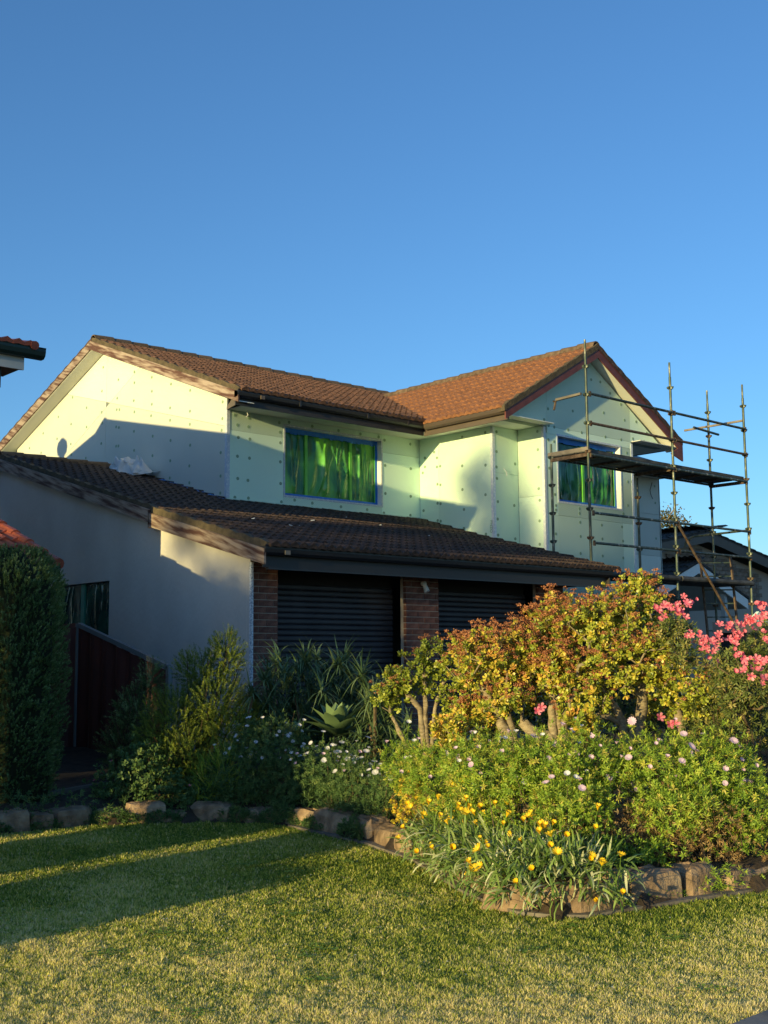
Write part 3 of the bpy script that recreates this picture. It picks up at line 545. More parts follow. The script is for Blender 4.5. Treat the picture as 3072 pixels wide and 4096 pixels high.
barge(RM, (11.2, 15.80, hi(15.8)-.03), (11.2, 20.82, hi(20.82)-.03), .175, (-.03, 0, 0), 'barge'); barge(RM, (11.2, 20.82, hi(20.82)-.03), (11.2, 25.6, hi(20.82)-K*4.78-.03), .175, (-.03, 0, 0), 'barge')
wavy_verge(RM, (11.2, 15.8, hi(15.8)), (11.2, 20.8, hi(20.8)), (.09, 0, 0)); wavy_verge(RM, (11.2, 20.8, hi(20.8)), (11.2, 25.6, hi(20.8)-K*4.8), (.09, 0, 0), 'tile')
for ya, yb_ in ((15.83, 20.8),): MB().prism([(11.205, ya, hi(ya)-.19), (XL+.03, ya, hi(ya)-.19), (XL+.03, yb_, hi(yb_)-.19), (11.205, yb_, hi(yb_)-.19)], (0, 0, -.01)).build('verge_lining', 'soffit', RM)
MB().prism([(11.205, 20.8, hi(20.8)-.19), (XL+.03, 20.8, hi(20.8)-.19), (XL+.03, 25.6, hi(20.8)-K*4.8-.19), (11.205, 25.6, hi(20.8)-K*4.8-.19)], (0, 0, -.01)).build('verge_lining', 'soffit', RM)
gutter(RM, (11.17, 15.90, 6.03), (15.46, 15.90, 6.03), (0, -1, 0), 'gutter'); box('fascia', 'fascia', RM, 11.2, 15.52, 15.90, 15.925, 5.80, 6.02)
box('soffit', 'soffit', RM, XL+.04, XA+.02, 15.93, YU+.1, ZS, ZS+.012)
MB().prism([(11.21, 15.93, 5.80), (11.48, 16.56, 5.86), (11.48, 16.56, 5.90), (11.21, 15.93, 6.0)], (.02, 0, 0)).build('eave_box_end', 'fascia_brown', RM)
box('gutter_bracket', 'fascia_brown', RM, 11.62, 11.70, 15.765, 15.785, 5.93, 5.99)
for x in (12.45, 14.0, 15.0): box('gutter_joiner', 'gutter', RM, x, x+.03, 15.776, 15.795, 5.92, 6.045)
box('fascia', 'fascia', RM, 20.9, 24.12, 15.9, 15.925, 5.80, 6.02); gutter(RM, (20.85, 15.9, 6.03), (24.15, 15.9, 6.03), (0, -1, 0), 'gutter'); box('soffit', 'soffit', RM, XE, 24.1, 15.93, YU+.1, ZS, ZS+.012)
# ---- wing roof
RW = empty('wing_roof', parent=H); swl = Vector((1, 0, KW)).normalized(); XR = 18.13; ZR = wg(XR)
MB().prism([(15.46, 13.78, wg(15.46)-.03), (15.46, 19.8, wg(15.46)-.03), (XR, 19.8, ZR-.03), (XR, 13.78, ZR-.03)], (0, 0, -.05)).build('roof_deck', 'fascia', RW)
MB().prism([(XR, 13.78, ZR-.03), (XR, 19.8, ZR-.03), (20.84, 19.8, wg(15.42)-.0), (20.84, 13.78, wg(15.42)-.0)], (0, 0, -.05)).build('roof_deck', 'tile', RW)
nr = int((XR-15.4-.30)/swl.x/.31)+1
for j in range(nr):                              # eave direction runs towards the camera here
    x = 15.40+j*.31*swl.x; yv = 15.79+(wg(x)-6.03)/K
    lay_tiles(t_up, Vector((15.40, 0, wg(15.40)))+swl*(j*.31), (0, -1, 0), swl, [(-(min(yv+.15, 19.9)), -13.80)], par=RW, gauge=.31)
ridge_caps(RW, (XR, 13.78, ZR+.04), (XR, 19.75, ZR+.04))
yb2 = 13.75
barge(RW, (15.44, yb2, wg(15.44)-.03), (XR, yb2, ZR-.03), .20, (0, .03, 0), 'barge_red'); barge(RW, (XR, yb2, ZR-.03), (20.86, yb2, wg(15.42)-.03), .20, (0, .03, 0), 'barge_red')
wavy_verge(RW, (15.40, yb2-.01, wg(15.40)-.01), (XR, yb2-.01, ZR-.01), (0, .12, 0)); wavy_verge(RW, (XR, yb2-.01, ZR-.01), (20.86, yb2-.01, wg(15.42)-.01), (0, .12, 0), 'tile')
for s_ in (-1, 1):
    x_ = XR+s_*(2.66 if s_ > 0 else 2.25); MB().prism([(x_, yb2+.03, ZR-KW*abs(x_-XR)-.2), (XR, yb2+.03, ZR-.21), (XR, YD+.1, ZR-.21), (x_, YD+.1, ZR-KW*abs(x_-XR)-.2)], (0, 0, -.01)).build('rake_soffit', 'soffit', RW)
MB().prism([(20.45, yb2-.002, 5.72), (20.86, yb2-.002, 5.95), (20.86, yb2-.002, 5.60)], (0, .03, 0)).build('barge_foot', 'barge_red', RW)
box('fascia', 'fascia_brown', RW, 15.53, 15.555, yb2+.03, 15.90, 5.79, 6.0); gutter(RW, (15.53, yb2+.02, 6.0), (15.53, 15.80, 6.0), (-1, 0, 0), 'gutter_brown')
box('soffit', 'soffit', RW, 15.56, XC+.05, yb2+.03, 15.92, ZS+.002, ZS+.014)
box('soffit', 'soffit', RW, XE-.02, 20.8, yb2+.03, 19.0, ZS+.002, ZS+.014); box('fascia', 'fascia', RW, 20.8, 20.825, yb2+.03, 19, 5.86, 6.0)
flush_tiles(flush_n)
# loose bits
MB().tube([at(992, 1640, Y=16.3), at(988, 1650, Y=16.25), at(992, 1660, Y=16.25), at(984, 1668, Y=16.25)], .006, 5).build('loose_wire', 'white', H)
MB().tube([at(2014, 1873, Y=YB-.02), at(2020, 1880, Y=YB-.03), at(2026, 1890, Y=YB-.03), at(2028, 1904, Y=YB-.03)], .007, 5).build('loose_wire', 'white', H)
mk = bpy.data.curves.new('pencil_mark', 'FONT'); mk.body = 'PNZO'; mk.size = .085; mk.extrude = .0006; mk.materials.append(MT['plug']); mo = bpy.data.objects.new('pencil_text', mk); col.objects.link(mo); mm_ = bpy.data.meshes.new_from_object(mo); bpy.data.objects.remove(mo); mo = link('pencil_mark', mm_, wallA)
mo.matrix_local = Matrix.Translation(Vector((XA-.009, YB+.085, 4.12))) @ Matrix(((0, 0, -1), (0, 1, 0), (1, 0, 0))).to_4x4() @ Matrix.Rotation(math.radians(-90)*0+math.pi, 4, 'Z')
for px, py in ((1160, 2102), (1250, 2084), (1325, 2076), (1380, 2072), (1520, 2103), (1205, 2105), (1712, 2146), (1015, 2077)):
    d_ = CF+CR*(px-1536)/F-CU*(py-2048)/F; t_ = (low(11.94)-.26*11.94-EYE+.055)/(d_[2]-.26*d_[1]); p = np.array([0, 0, EYE])+t_*d_
    o = MB().box(-.03, .03, -.02, .02, 0, .012).build('mortar_chip', 'white', RG); o.location = p; o.rotation_euler = (.25, .1, random.uniform(0, 3))
settle(H, (15.0, 16.0, .3))
# ------------------------------------------------------------------ neighbour on the left
def shell(par, x0, x1, y0, y1, z0, z1, m='render', name='wall'): return box(name, m, par, x0, x1, y0, y1, z0, z1)
N = empty('neighbour_house'); tag(N, 'neighbouring two storey house at the left edge with red tiled roof and dark green gutter', 'house')
rt = tile_mesh('red_tile', amp=.020); rt.name = 'neighbour_tile'
shell(N, -6, 6.25, 14.2, 26, 0, 5.18, 'cream'); shell(N, -6, 6.0, 12.9, 14.2, 0, 2.6)
nu = lambda y: 5.48+.215*(y-13.55)
RN = empty('upper_roof', parent=N); ns = Vector((0, 1, .215)).normalized()
MB().prism([(-6.5, 13.62, nu(13.62)-.02), (6.50, 13.62, nu(13.62)-.02), (6.50, 19.93, nu(19.93)-.02), (-6.5, 19.93, nu(19.93)-.02)], (0, 0, -.05)).build('roof_deck', 'red_tile', RN)
MB().prism([(-6.5, 19.93, nu(19.93)-.02), (6.50, 19.93, nu(19.93)-.02), (6.50, 27, nu(19.93)-2.0), (-6.5, 27, nu(19.93)-2.0)], (0, 0, -.05)).build('roof_deck', 'red_tile', RN)
for j in range(19): lay_tiles(rt, Vector((0, 13.52, nu(13.52)))+ns*(j*.345), e_x, ns, [(4.12, 6.50)], gauge=.345, par=RN)
ridge_caps(RN, (2, 19.93, nu(19.93)+.05), (6.50, 19.93, nu(19.93)+.05), 'red_tile')
MB().tube([(6.50, 13.50, nu(13.5)+.02), (6.50, 14.0, nu(14.0)+.03)], .055, 10).build('verge_tile', 'red_tile', RN); MB().tube([(6.50, 14.02, nu(14.0)+.05), (6.50, 19.9, nu(19.9)+.05)], .055, 10).build('verge_tile', 'red_tile', RN)
gutter(RN, (-6.5, 13.66, 5.47), (6.66, 13.66, 5.47), (0, -1, 0), 'green_gutter', w_=.13, h=.12)
box('fascia', 'grey_paint', RN, -6.5, 6.44, 13.665, 13.69, 5.20, 5.44); box('soffit', 'dark_board', RN, -6.5, 6.43, 13.69, 14.25, 5.22, 5.235)
MB().prism([(6.42, 13.69, 5.40), (6.42, 19.93, 6.75), (6.42, 27, 4.78), (6.42, 27, 4.55), (6.42, 19.93, 6.52), (6.42, 13.69, 5.2)], (.025, 0, 0)).build('barge_board', 'grey_paint', RN)
MB().prism([(6.25, 14.2, 5.1), (6.25, 26, 5.1), (6.25, 19.93, 6.7)], (-.2, 0, 0)).build('gable_wall', 'render', N)
MB().prism([(6.26, 14.2, 5.21), (6.42, 14.2, 5.21), (6.42, 19.93, 6.45), (6.26, 19.93, 6.45)], (0, 0, .01)).build('verge_lining', 'dark_board', RN)
MB().tube([(6.16, 13.80, 5.22), (6.16, 13.80, 4.96)], .045, 4).tube([(6.19, 13.80, 4.99), (5.9, 13.95, 4.96), (5.5, 14.12, 4.90)], .045, 4).build('downpipe', 'green_gutter', N)
VT = empty('roof_vent', parent=N); MB().tube([(6.0, 21.6, 6.2), (6.0, 21.6, 6.55)], .10, 12).build('collar', 'grey_paint', VT)
MB().tube([(6.0, 21.6, 6.5), (6.0, 21.6, 6.56), (6.0, 21.6, 6.68), (6.0, 21.6, 6.80), (6.0, 21.6, 6.88)], [.12, .20, .23, .19, .05], 14).build('turbine', 'grey_paint', VT)
nl = lambda y: 2.66+.375*(y-12.35); nls = Vector((0, 1, .375)).normalized(); RL = empty('lower_roof', parent=N)
MB().prism([(-6, 12.4, nl(12.4)-.03), (6.28, 12.4, nl(12.4)-.03), (6.28, 14.2, nl(14.2)-.03), (-6, 14.2, nl(14.2)-.03)], (0, 0, -.05)).build('roof_deck', 'red_tile', RL)
for j in range(6): lay_tiles(rt, Vector((0, 12.33, nl(12.33)))+nls*(j*.33), e_x, nls, [(3.9, 6.30)], par=RL)
for j in range(5): MB().tube([(6.29, 12.33+j*.37, nl(12.33+j*.37)+.045), (6.29, 12.33+j*.37+.40, nl(12.33+j*.37+.40)+.02)], .07, 10).build('verge_tile', 'red_tile', RL)
gutter(RL, (-6, 12.42, 2.66), (6.30, 12.42, 2.66), (0, -1, 0), 'green_gutter')
MB().prism([(6.27, 12.4, nl(12.4)-.04), (6.27, 14.2, nl(14.2)-.04), (6.27, 14.2, nl(14.2)-.2), (6.27, 12.4, nl(12.4)-.2)], (.02, 0, 0)).build('barge_board', 'grey_paint', RL)
flush_tiles(60)
settle(N, (0, 18, 0))
# ------------------------------------------------------------------ side fence
FX = 8.0
FN = empty('side_fence'); tag(FN, 'dark red metal side fence with grey top rail beside the rendered wall', 'fence')
pA, pB = at(302, 2990, X=FX), at(315, 2500, X=FX); yP = pB[1]; zt = pB[2]; pE = at(620, 2640, X=FX); yE, zE = pE[1], pE[2]
def fence_sheet(y0, y1, z0a, z0b, za, zb, nm='panel'):
    mb = MB(); n = max(2, int(abs(y1-y0)/.085)); V1 = []; 
    for i in range(n+1):
        t = i/n; y = y0+(y1-y0)*t; dx = .016*(1 if (i//2) % 2 else -1); V1.append((FX+dx, y, z0a+(z0b-z0a)*t)); V1.append((FX+dx, y, za+(zb-za)*t))
    mb.add(V1, [(2*i, 2*i+2, 2*i+3, 2*i+1) for i in range(n)]); return mb.build(nm, 'fence', FN)
g0 = .3
fence_sheet(yP-.03, yE-.3, g0, g0, zt-.04, zE-.13)
for k in range(3): fence_sheet(yP+.03+2.3*k, yP+2.27+2.3*k, g0, g0, zt-.04, zt-.04)
MB().bar((FX, yP-.02, zt), (FX, yE-.32, zE-.09), .06, .06).build('top_rail', 'fence_rail', FN)
MB().bar((FX, yP+.02, zt), (FX, yP+7, zt), .05, .05).build('top_rail', 'fence', FN)
box('post', 'fence_rail', FN, FX-.035, FX+.035, yP-.03, yP+.03, g0-.1, zt+.02); box('post', 'fence_rail', FN, FX-.03, FX+.03, yE-.36, yE-.30, g0-.1, zE-.08)
settle(FN, (FX, yP, g0))
GT = empty('side_gate'); tag(GT, 'dark red metal gate between the fence post and the cypress hedge', 'gate')
mb = MB(); n = 14; gw = 1.1; V1 = []
for i in range(n+1):
    x = FX-.05-gw*i/n; dy = .014*(1 if (i//2) % 2 else -1); V1 += [(x, yP+dy, g0+.05), (x, yP+dy, zt-.06)]
mb.add(V1, [(2*i, 2*i+2, 2*i+3, 2*i+1) for i in range(n)]).build('panel', 'fence', GT); MB().box(FX-.05-gw, FX-.05, yP-.02, yP+.02, zt-.07, zt-.03).build('top_rail', 'fence', GT)
MB().box(FX-.42, FX-.28, yP-.03, yP-.02, zt-.10, zt-.07).build('latch', 'timber', GT); settle(GT, (FX-.6, yP, g0))
o = MB().box(-.9, .9, -.03, .03, 0, .045).build('timber_edge', 'timber'); pe = at(230, 3175, Z=.24); o.location = (pe[0]+.5, pe[1]+.35, .22); o.rotation_euler.z = math.radians(28); tag(o, 'strip of pale timber edging on the ground beside the hedge', 'timber edging')
o = MB().box(-.09, .09, -.06, .06, 0, .07).build('paper_scrap', 'white'); q = at(62, 3180, Z=.24); o.location = (q[0], q[1]-.25, .22); tag(o, 'crumpled white litter lying at the foot of the hedge', 'litter')
# ------------------------------------------------------------------ scaffold
S = empty('scaffold'); tag(S, 'green and rusty steel scaffold tower with a deck in front of the gable window', 'scaffold')
SX = (16.14, 18.66, 21.18); SY = (12.52, 13.33)
tops = {(0, 0): at(2337, 1358, Y=SY[0])[2], (1, 0): at(2687, 1453, Y=SY[0])[2], (2, 0): at(2963, 1537, Y=SY[0])[2], (0, 1): 5.354, (1, 1): 5.0, (2, 1): 7.06}
LIFT = (6.118, 5.603, 5.109, 4.053, 3.54, 3.035)
def vee():                                        # the four pressed wedges of a standard
    mb = MB()
    for a in range(4):
        c, s_ = math.cos(a*math.pi/2+.0), math.sin(a*math.pi/2); mb.add([(c*.022-s_*.022, s_*.022+c*.022, .03), (c*.022+s_*.022, s_*.022-c*.022, .03), (c*.07+s_*.018, s_*.07-c*.018, .02), (c*.07-s_*.018, s_*.07+c*.018, .02), (c*.022-s_*.022, s_*.022+c*.022, -.03), (c*.022+s_*.022, s_*.022-c*.022, -.03), (c*.06+s_*.012, s_*.06-c*.012, -.012), (c*.06-s_*.012, s_*.06+c*.012, -.012)],
              [(0, 1, 2, 3), (7, 6, 5, 4), (0, 4, 5, 1), (1, 5, 6, 2), (2, 6, 7, 3), (3, 7, 4, 0)])
    return mb
vm = {m: vee().mesh('wedge_ring', m) for m in ('steel', 'rust')}
for (i, j), zt_ in tops.items():
    x, y = SX[i], SY[j]; m = 'steel'; zb = .45
    P = MB().tube([(x, y, zb), (x, y, zt_-.28)], .0242, 10).tube([(x, y, zt_-.28), (x, y, zt_)], .019, 10).build('standard', m, S)
    z = 5.109-.495*10
    while z < zt_-.15:
        if z > .4: o = link('wedge_ring', vm[m if random.random() < .7 else 'rust'], P); o.location = (x, y, z+(.0))
        z += .495
def rail(a, b, r=.0242, m='steel', name='ledger'):
    a, b = Vector(a), Vector(b); d = (b-a).normalized(); o = MB().tube([a+d*.04, b-d*.04], r, 10).build(name, m, S)
    for p in (a+d*.035, b-d*.035): MB().bar(p+Vector((0, 0, .04)), p+Vector((0, 0, -.05)), .028, .04, up=d).build('coupler', 'rust', o)
    return o
for z, m in zip(LIFT[:2]+LIFT[3:5], ('steel', 'rust', 'steel', 'steel')):
    for k in range(2): rail((SX[k], SY[0]-.05, z), (SX[k+1], SY[0]-.05, z), m=m)
for z in (LIFT[2]-.02, ):
    for k in range(2): rail((SX[k], SY[0]-.03, z-.03), (SX[k+1], SY[0]-.03, z-.03), r=.027); rail((SX[k], SY[1], z+.0), (SX[k+1], SY[1], z+.0))
for k in range(2): rail((SX[k], SY[0]-.05, LIFT[5]), (SX[k+1], SY[0]-.05, LIFT[5]), r=.05, m='plank'); rail((SX[k], SY[1], LIFT[5]), (SX[k+1], SY[1], LIFT[5]), r=.04, m='plank')
for x in SX: MB().bar((x, SY[0], LIFT[2]-.05), (x, SY[1], LIFT[2]-.05), .05, .06).build('transom', 'rust', S)
MB().bar((SX[0]-.0, SY[0]-.02, 5.16), (SX[0]-.0, SY[1]+.06, 5.16), .05, .07).build('transom', 'timber', S)
for x0, x1 in ((SX[0]-.02, SX[1]-.05), (SX[1]+.02, SX[2]-.04)):        # deck boards
    for k in range(3): MB().box(x0, x1, SY[0]+.03+k*.26, SY[0]+.27+k*.26, LIFT[2]-.0, LIFT[2]+.055).build('deck_board', 'plank', S)
    for k in range(3): MB().bar((x0+.5+.7*k, SY[0]+.05, LIFT[2]-.02), (x0+.5+.7*k, SY[1]-.02, LIFT[2]-.02), .05, .03).build('deck_rib', 'rust', S)
for x0, x1 in ((SX[0]+.05, SX[1]-.05), (SX[1]+.05, SX[2]-.05)):
    for k in range(2): MB().box(x0, x1, SY[0]+.06+k*.36, SY[0]+.36+k*.36, LIFT[5]-.04, LIFT[5]+.015).build('deck_board', 'plank', S)
# loose end pieces and the short tubes at the top
MB().bar(at(2224, 1600, Y=13.1), at(2324, 1575, Y=SY[0]+.03), .05, .04).build('end_transom', 'timber', S); MB().tube([at(2212, 1606, Y=13.15), at(2222, 1606, Y=13.12), at(2216, 1640, Y=13.12)], .022, 6).build('hook', 'rust', S)
MB().tube([(21.15, SY[0]+.0, 6.30), (21.15, SY[1]+.55, 6.30)], .0242, 10).build('end_tube', 'timber', S)
MB().tube([(20.55, SY[1]-.06, 6.20), (21.45, SY[1]-.06, 6.16)], .0242, 10).build('short_tube', 'steel', S)
MB().tube([(21.16, SY[0]+.03, 4.09), (21.16, SY[1]+.45, 4.07)], .022, 8).tube([(21.16, SY[1]+.45, 4.07), (21.14, SY[1]+.60, 3.98), (21.14, SY[1]+.66, 3.86)], [.022, .03, .016], 8).build('end_tube', 'steel', S)
MB().tube([(18.60, SY[0]-.12, 3.98), (20.27, SY[0]-.12, 2.27)], .0242, 10).build('brace', 'rust', S)
for z in (2.74, 2.50, 2.25, 2.02): MB().box(SX[1]-.1, 20.2, SY[1]-.02, SY[1]+.03, z-.045, z+.03).build('toe_board', 'plank', S)
for x in (19.4, 20.1): MB().tube([(x, SY[1]+.05, 1.6), (x, SY[1]+.05, 2.85)], .024, 8).build('prop', 'rust', S)
settle(S, (18.66, 12.9, .45))
LDR = empty('stair_ladder'); tag(LDR, 'dark metal access ladder leaning inside the right scaffold bay', 'ladder')
for y in (12.75, 13.15): MB().bar((20.85 if y < 13 else 20.4, y, 3.6), (21.05 if y < 13 else 20.6, y, 1.7), .05, .03, up=(0, 1, 0)).build('stile', 'rust', LDR)
for k in range(7): t = k/6; MB().bar((20.87+.18*t, 12.75, 3.45-1.6*t), (20.42+.18*t, 13.15, 3.45-1.6*t), .025, .025).build('rung', 'steel', LDR)
settle(LDR, (20.8, 12.95, 1.7))
# ------------------------------------------------------------------ house on the right
R_ = empty('brick_house'); tag(R_, 'dark brick single storey house with grey barge boards behind the scaffold', 'house')
YG = 18.2; ap = at(2834, 2130, Y=YG); gl = at(2640, 2222, Y=YG); gr = at(3072, 2236, Y=YG); ks = (ap[2]-gr[2])/(gr[0]-ap[0])
zap, xap = ap[2], ap[0]; half_w = 3.3; BW = empty('gable_wall', parent=R_)
MB().prism([(xap-half_w+.5, YG+.4, 0), (xap+6.5, YG+.4, 0), (xap+6.5, YG+.4, zap-ks*6.5-.25), (xap, YG+.4, zap-.3), (xap-half_w+.5, YG+.4, zap-ks*(half_w-.5)-.25)], (0, .3, 0)).build('mortar', 'mortar_joint', BW)
# bricks: the rows below the barge
z = zap-.40-.115*13; j = 0; nb = 0
while z < zap-.45:
    hw = (zap-.34-z-.105)/ks; x = xap-min(hw, 1.5)+(.15 if j % 2 else 0)
    while x+.28 < xap+min(hw, 3.4) and nb < 296:
        o = link('brick', brick(.285, .05, .100, 'brick_grey'), BW); o.location = (x, YG+.36+random.uniform(-.003, .003), z); x += .30; nb += 1
    z += .115; j += 1
for sgn in (-1, 1):
    a = (xap, YG, zap); hw_ = half_w if sgn < 0 else 7.0; b = (xap+sgn*hw_, YG, zap-ks*hw_); barge(R_, a, b, .26, (0, .04, 0), 'grey_brown' if False else 'fascia_brown')
    MB().prism([a, b, (b[0], YG+9, b[2]), (xap, YG+9, zap)], (0, 0, .06)).build('roof_slope', 'black_tile', R_)
    # tile courses on each slope
    sx = Vector((-sgn, 0, ks)).normalized(); bt = tile_mesh('black_tile', wd=.33, lg=.42, amp=.02); bt.name = 'black_tile_%s' % ('r' if sgn > 0 else 'l')
    for q in range(12 if sgn < 0 else 21):
        st = Vector((xap+sgn*hw_, 0, zap-ks*hw_+.06))+sx*(q*.36)
        if sgn < 0: lay_tiles(bt, st, (0, -1, 0), sx, [(-(YG+6), -(YG-.02))], gauge=.36, wd=.33, par=R_)
        else: lay_tiles(bt, st, (0, 1, 0), sx, [((YG-.02), (YG+6))], gauge=.36, wd=.33, par=R_)
ridge_caps(R_, (xap, YG-.02, zap+.1), (xap, YG+6, zap+.1), 'black_tile')
# porch gable with white barge boards
YPg = 16.2; pa = at(2795, 2253, Y=YPg); pl = at(2601, 2361, Y=YPg); pr_ = at(3003, 2416, Y=YPg); PG = empty('porch', parent=R_); kl = (pa[2]-pl[2])/(pa[0]-pl[0]); kr = (pa[2]-pr_[2])/(pr_[0]-pa[0]); kk = .5*(kl+kr)
wl, wr = pa[0]-pl[0], pr_[0]-pa[0]; wl = wr = .5*(wl+wr)
for sgn in (-1, 1):
    b = (pa[0]+sgn*wr, YPg, pa[2]-kk*wr); barge(PG, (pa[0], YPg, pa[2]), b, .24, (0, .04, 0), 'white')
    MB().prism([(pa[0], YPg-.02, pa[2]+.01), (b[0]+sgn*.05, YPg-.02, b[2]+.01), (b[0]+sgn*.05, YG+.3, b[2]+.01), (pa[0], YG+.3, pa[2]+.01)], (0, 0, .04)).build('roof_slope', 'black_tile', PG)
    MB().prism([(pa[0], YPg+.04, pa[2]-.22), (b[0], YPg+.04, b[2]-.22), (b[0], YG, b[2]-.22), (pa[0], YG, pa[2]-.22)], (0, 0, -.01)).build('lining', 'grey_paint', PG)
    sx = Vector((-sgn, 0, kk)).normalized()
    for q in range(7):
        st = Vector((b[0], 0, b[2]+.05))+sx*(q*.36)
        if sgn < 0: lay_tiles(bt, st, (0, -1, 0), sx, [(-(YG), -(YPg-.02))], gauge=.36, wd=.33, par=PG)
        else: lay_tiles(bt, st, (0, 1, 0), sx, [((YPg-.02), YG)], gauge=.36, wd=.33, par=PG)
flush_tiles(0)
# lower roof in front of the left part, windows and walls under it
MB().prism([(19.6, YU-.4, 3.0), (pl[0]+.4, YU-.4, 3.0), (pl[0]+2.2, YU+3, 4.05), (19.6, YU+3, 4.05)], (0, 0, -.06)).build('link_roof', 'black_tile', R_)
for q in range(10): MB().box(19.6, pl[0]+.5+q*.18, YU-.4+q*.33, YU-.4+q*.33+.1, 3.0+q*.102+.005, 3.03+q*.102+.02).build('tile_course', 'black_tile', R_)
for k_ in (pa[0]-1.2, pa[0]+1.3): box('porch_post', 'grey_paint', PG, k_-.06, k_+.06, YPg+.1, YPg+.22, .5, pa[2]-kk*1.3-.2)
W4 = empty('window', parent=R_); box('pane', 'glass', W4, pa[0]-.1, pa[0]+1.0, YG+.33, YG+.35, .9, 2.1)
MB().box(pa[0]-.16, pa[0]-.1, YG+.30, YG+.35, .85, 2.15).box(pa[0]+1.0, pa[0]+1.06, YG+.30, YG+.35, .85, 2.15).box(pa[0]-.1, pa[0]+1.0, YG+.30, YG+.35, 2.1, 2.15).build('frame', 'white', W4)
box('rear_wall', 'grey_paint', R_, 19.8, xap-half_w+.4, YG, YG+.2, .4, 2.6)
settle(R_, (xap, YG, 0))
# rendered block at the right behind the azalea
o = MB(); q0, q1 = at(2835, 2492, D=12.2), at(3005, 2492, D=12.2)
GW = empty('garden_wall'); tag(GW, 'low taupe rendered wall with flat cap behind the pink azalea', 'wall')
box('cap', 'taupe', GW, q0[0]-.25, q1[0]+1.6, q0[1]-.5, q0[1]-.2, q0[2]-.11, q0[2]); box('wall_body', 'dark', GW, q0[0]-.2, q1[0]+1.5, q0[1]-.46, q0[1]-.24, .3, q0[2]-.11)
settle(GW, (q0[0]+.5, q0[1], .3))
o = MB().prism([(0, 0, 0), (.36, 0, 0), (.30, 0, .07), (.2, 0, .11)], (0, .03, 0)).build('foam_offcut', 'foam_mint'); o.location = at(2858, 2492, D=12.2)+np.array([.02, -.38, 0]); tag(o, 'pale green foam offcut lying on the taupe wall', 'foam offcut')
# dust sheet bundle on the lower roof
cp = None; r_ = np.random.default_rng(4); CB = empty('dust_sheet'); tag(CB, 'crumpled white dust sheet lying on the lower roof against the upper wall', 'dust sheet')
def heap(lx, ly, hz_, seed, ox=0, oy=0, oz=0):
    r = np.random.default_rng(seed); nx_, ny_ = 44, 26; U, W_ = np.meshgrid(np.linspace(-1, 1, nx_), np.linspace(-1, 1, ny_)); e_ = np.clip(1-(np.abs(U)**2.6+np.abs(W_)**2.6), 0, 1)**.6; h = .35+.0*U
    for k in range(9):
        a = r.uniform(0, 3.14); c = r.uniform(-.6, .6); w_ = r.uniform(.06, .16); q = U*math.cos(a)+W_*math.sin(a)*1.4-c+.12*np.sin(3*W_+k); h = h+r.uniform(.2, .6)*np.exp(-(q/w_)**2)
    Z_ = hz_*e_*h; X_ = U*lx+.05*np.sin(W_*5+seed); Y_ = W_*ly+.04*np.sin(U*6); I_ = np.arange(nx_*ny_).reshape(ny_, nx_)
    T_ = np.concatenate([np.stack([I_[:-1, :-1], I_[:-1, 1:], I_[1:, 1:]], -1).reshape(-1, 3), np.stack([I_[:-1, :-1], I_[1:, 1:], I_[1:, :-1]], -1).reshape(-1, 3)])
    return link('fold', np_mesh('fold', np.stack([X_.ravel()+ox, Y_.ravel()+oy, Z_.ravel()+oz], 1), T_, 'cloth', smooth=True), CB)
heap(.42, .20, .22, 3); heap(.26, .15, .20, 8, .10, -.06, .04); heap(.18, .12, .16, 5, -.2, .02, .05)
CB.location = (11.12, 19.15, low(19.15)+.02); CB.rotation_euler = (math.radians(15), 0, math.radians(-70)); CB.scale = (1.25, 1.2, 1)
pc = None
# ------------------------------------------------------------------ plants
def spot(px, py, D): return at(px, py, D=D)
def blob_points(n, blobs, shell=.55, flat=0):
    """points in a union of ellipsoids (centre, (rx, ry, rz)), gathered towards the outside"""
    vol = np.array([r[0]*r[1]*r[2] for c, r in blobs])**.66; k = rng.choice(len(blobs), n, p=vol/vol.sum()); u = rdir(n); rad = (1-shell*rng.random(n)**1.6)
    C = np.array([b[0] for b in blobs]); Rr = np.array([b[1] for b in blobs]); P = C[k]+Rr[k]*u*rad[:, None]
    ok = np.ones(n, bool)
    for i, (c, r) in enumerate(blobs):           # nothing deep inside another blob
        q = np.sum(((P-c)/np.array(r))**2, 1); ok &= ~((k != i) & (q < .45))
    return P[ok], u[ok]
def push(px, py, D, margin):                     # keep a plant behind the stones
    while D < 14:
        c = at(px, py, D=D)
        if inside(np.array(c[0]), np.array(c[1])) and edge_dist(c[0], c[1]) >= margin: break
        D += .05
    return D
def ell(px, py, D, rx, ry, rz):                  # ellipsoid seen at a photo pixel with radii in photo pixels across, down, and metres deep
    D = push(px, py, D*(1.14 if D < 10.1 else 1.1), rz*.7+.1); c = spot(px, py, D); s = D/F; return (c, (max(rx*s*.85, .03)*.72+rz*.4, max(rx*s*.85, .03)*.72+rz*.4, ry*s))
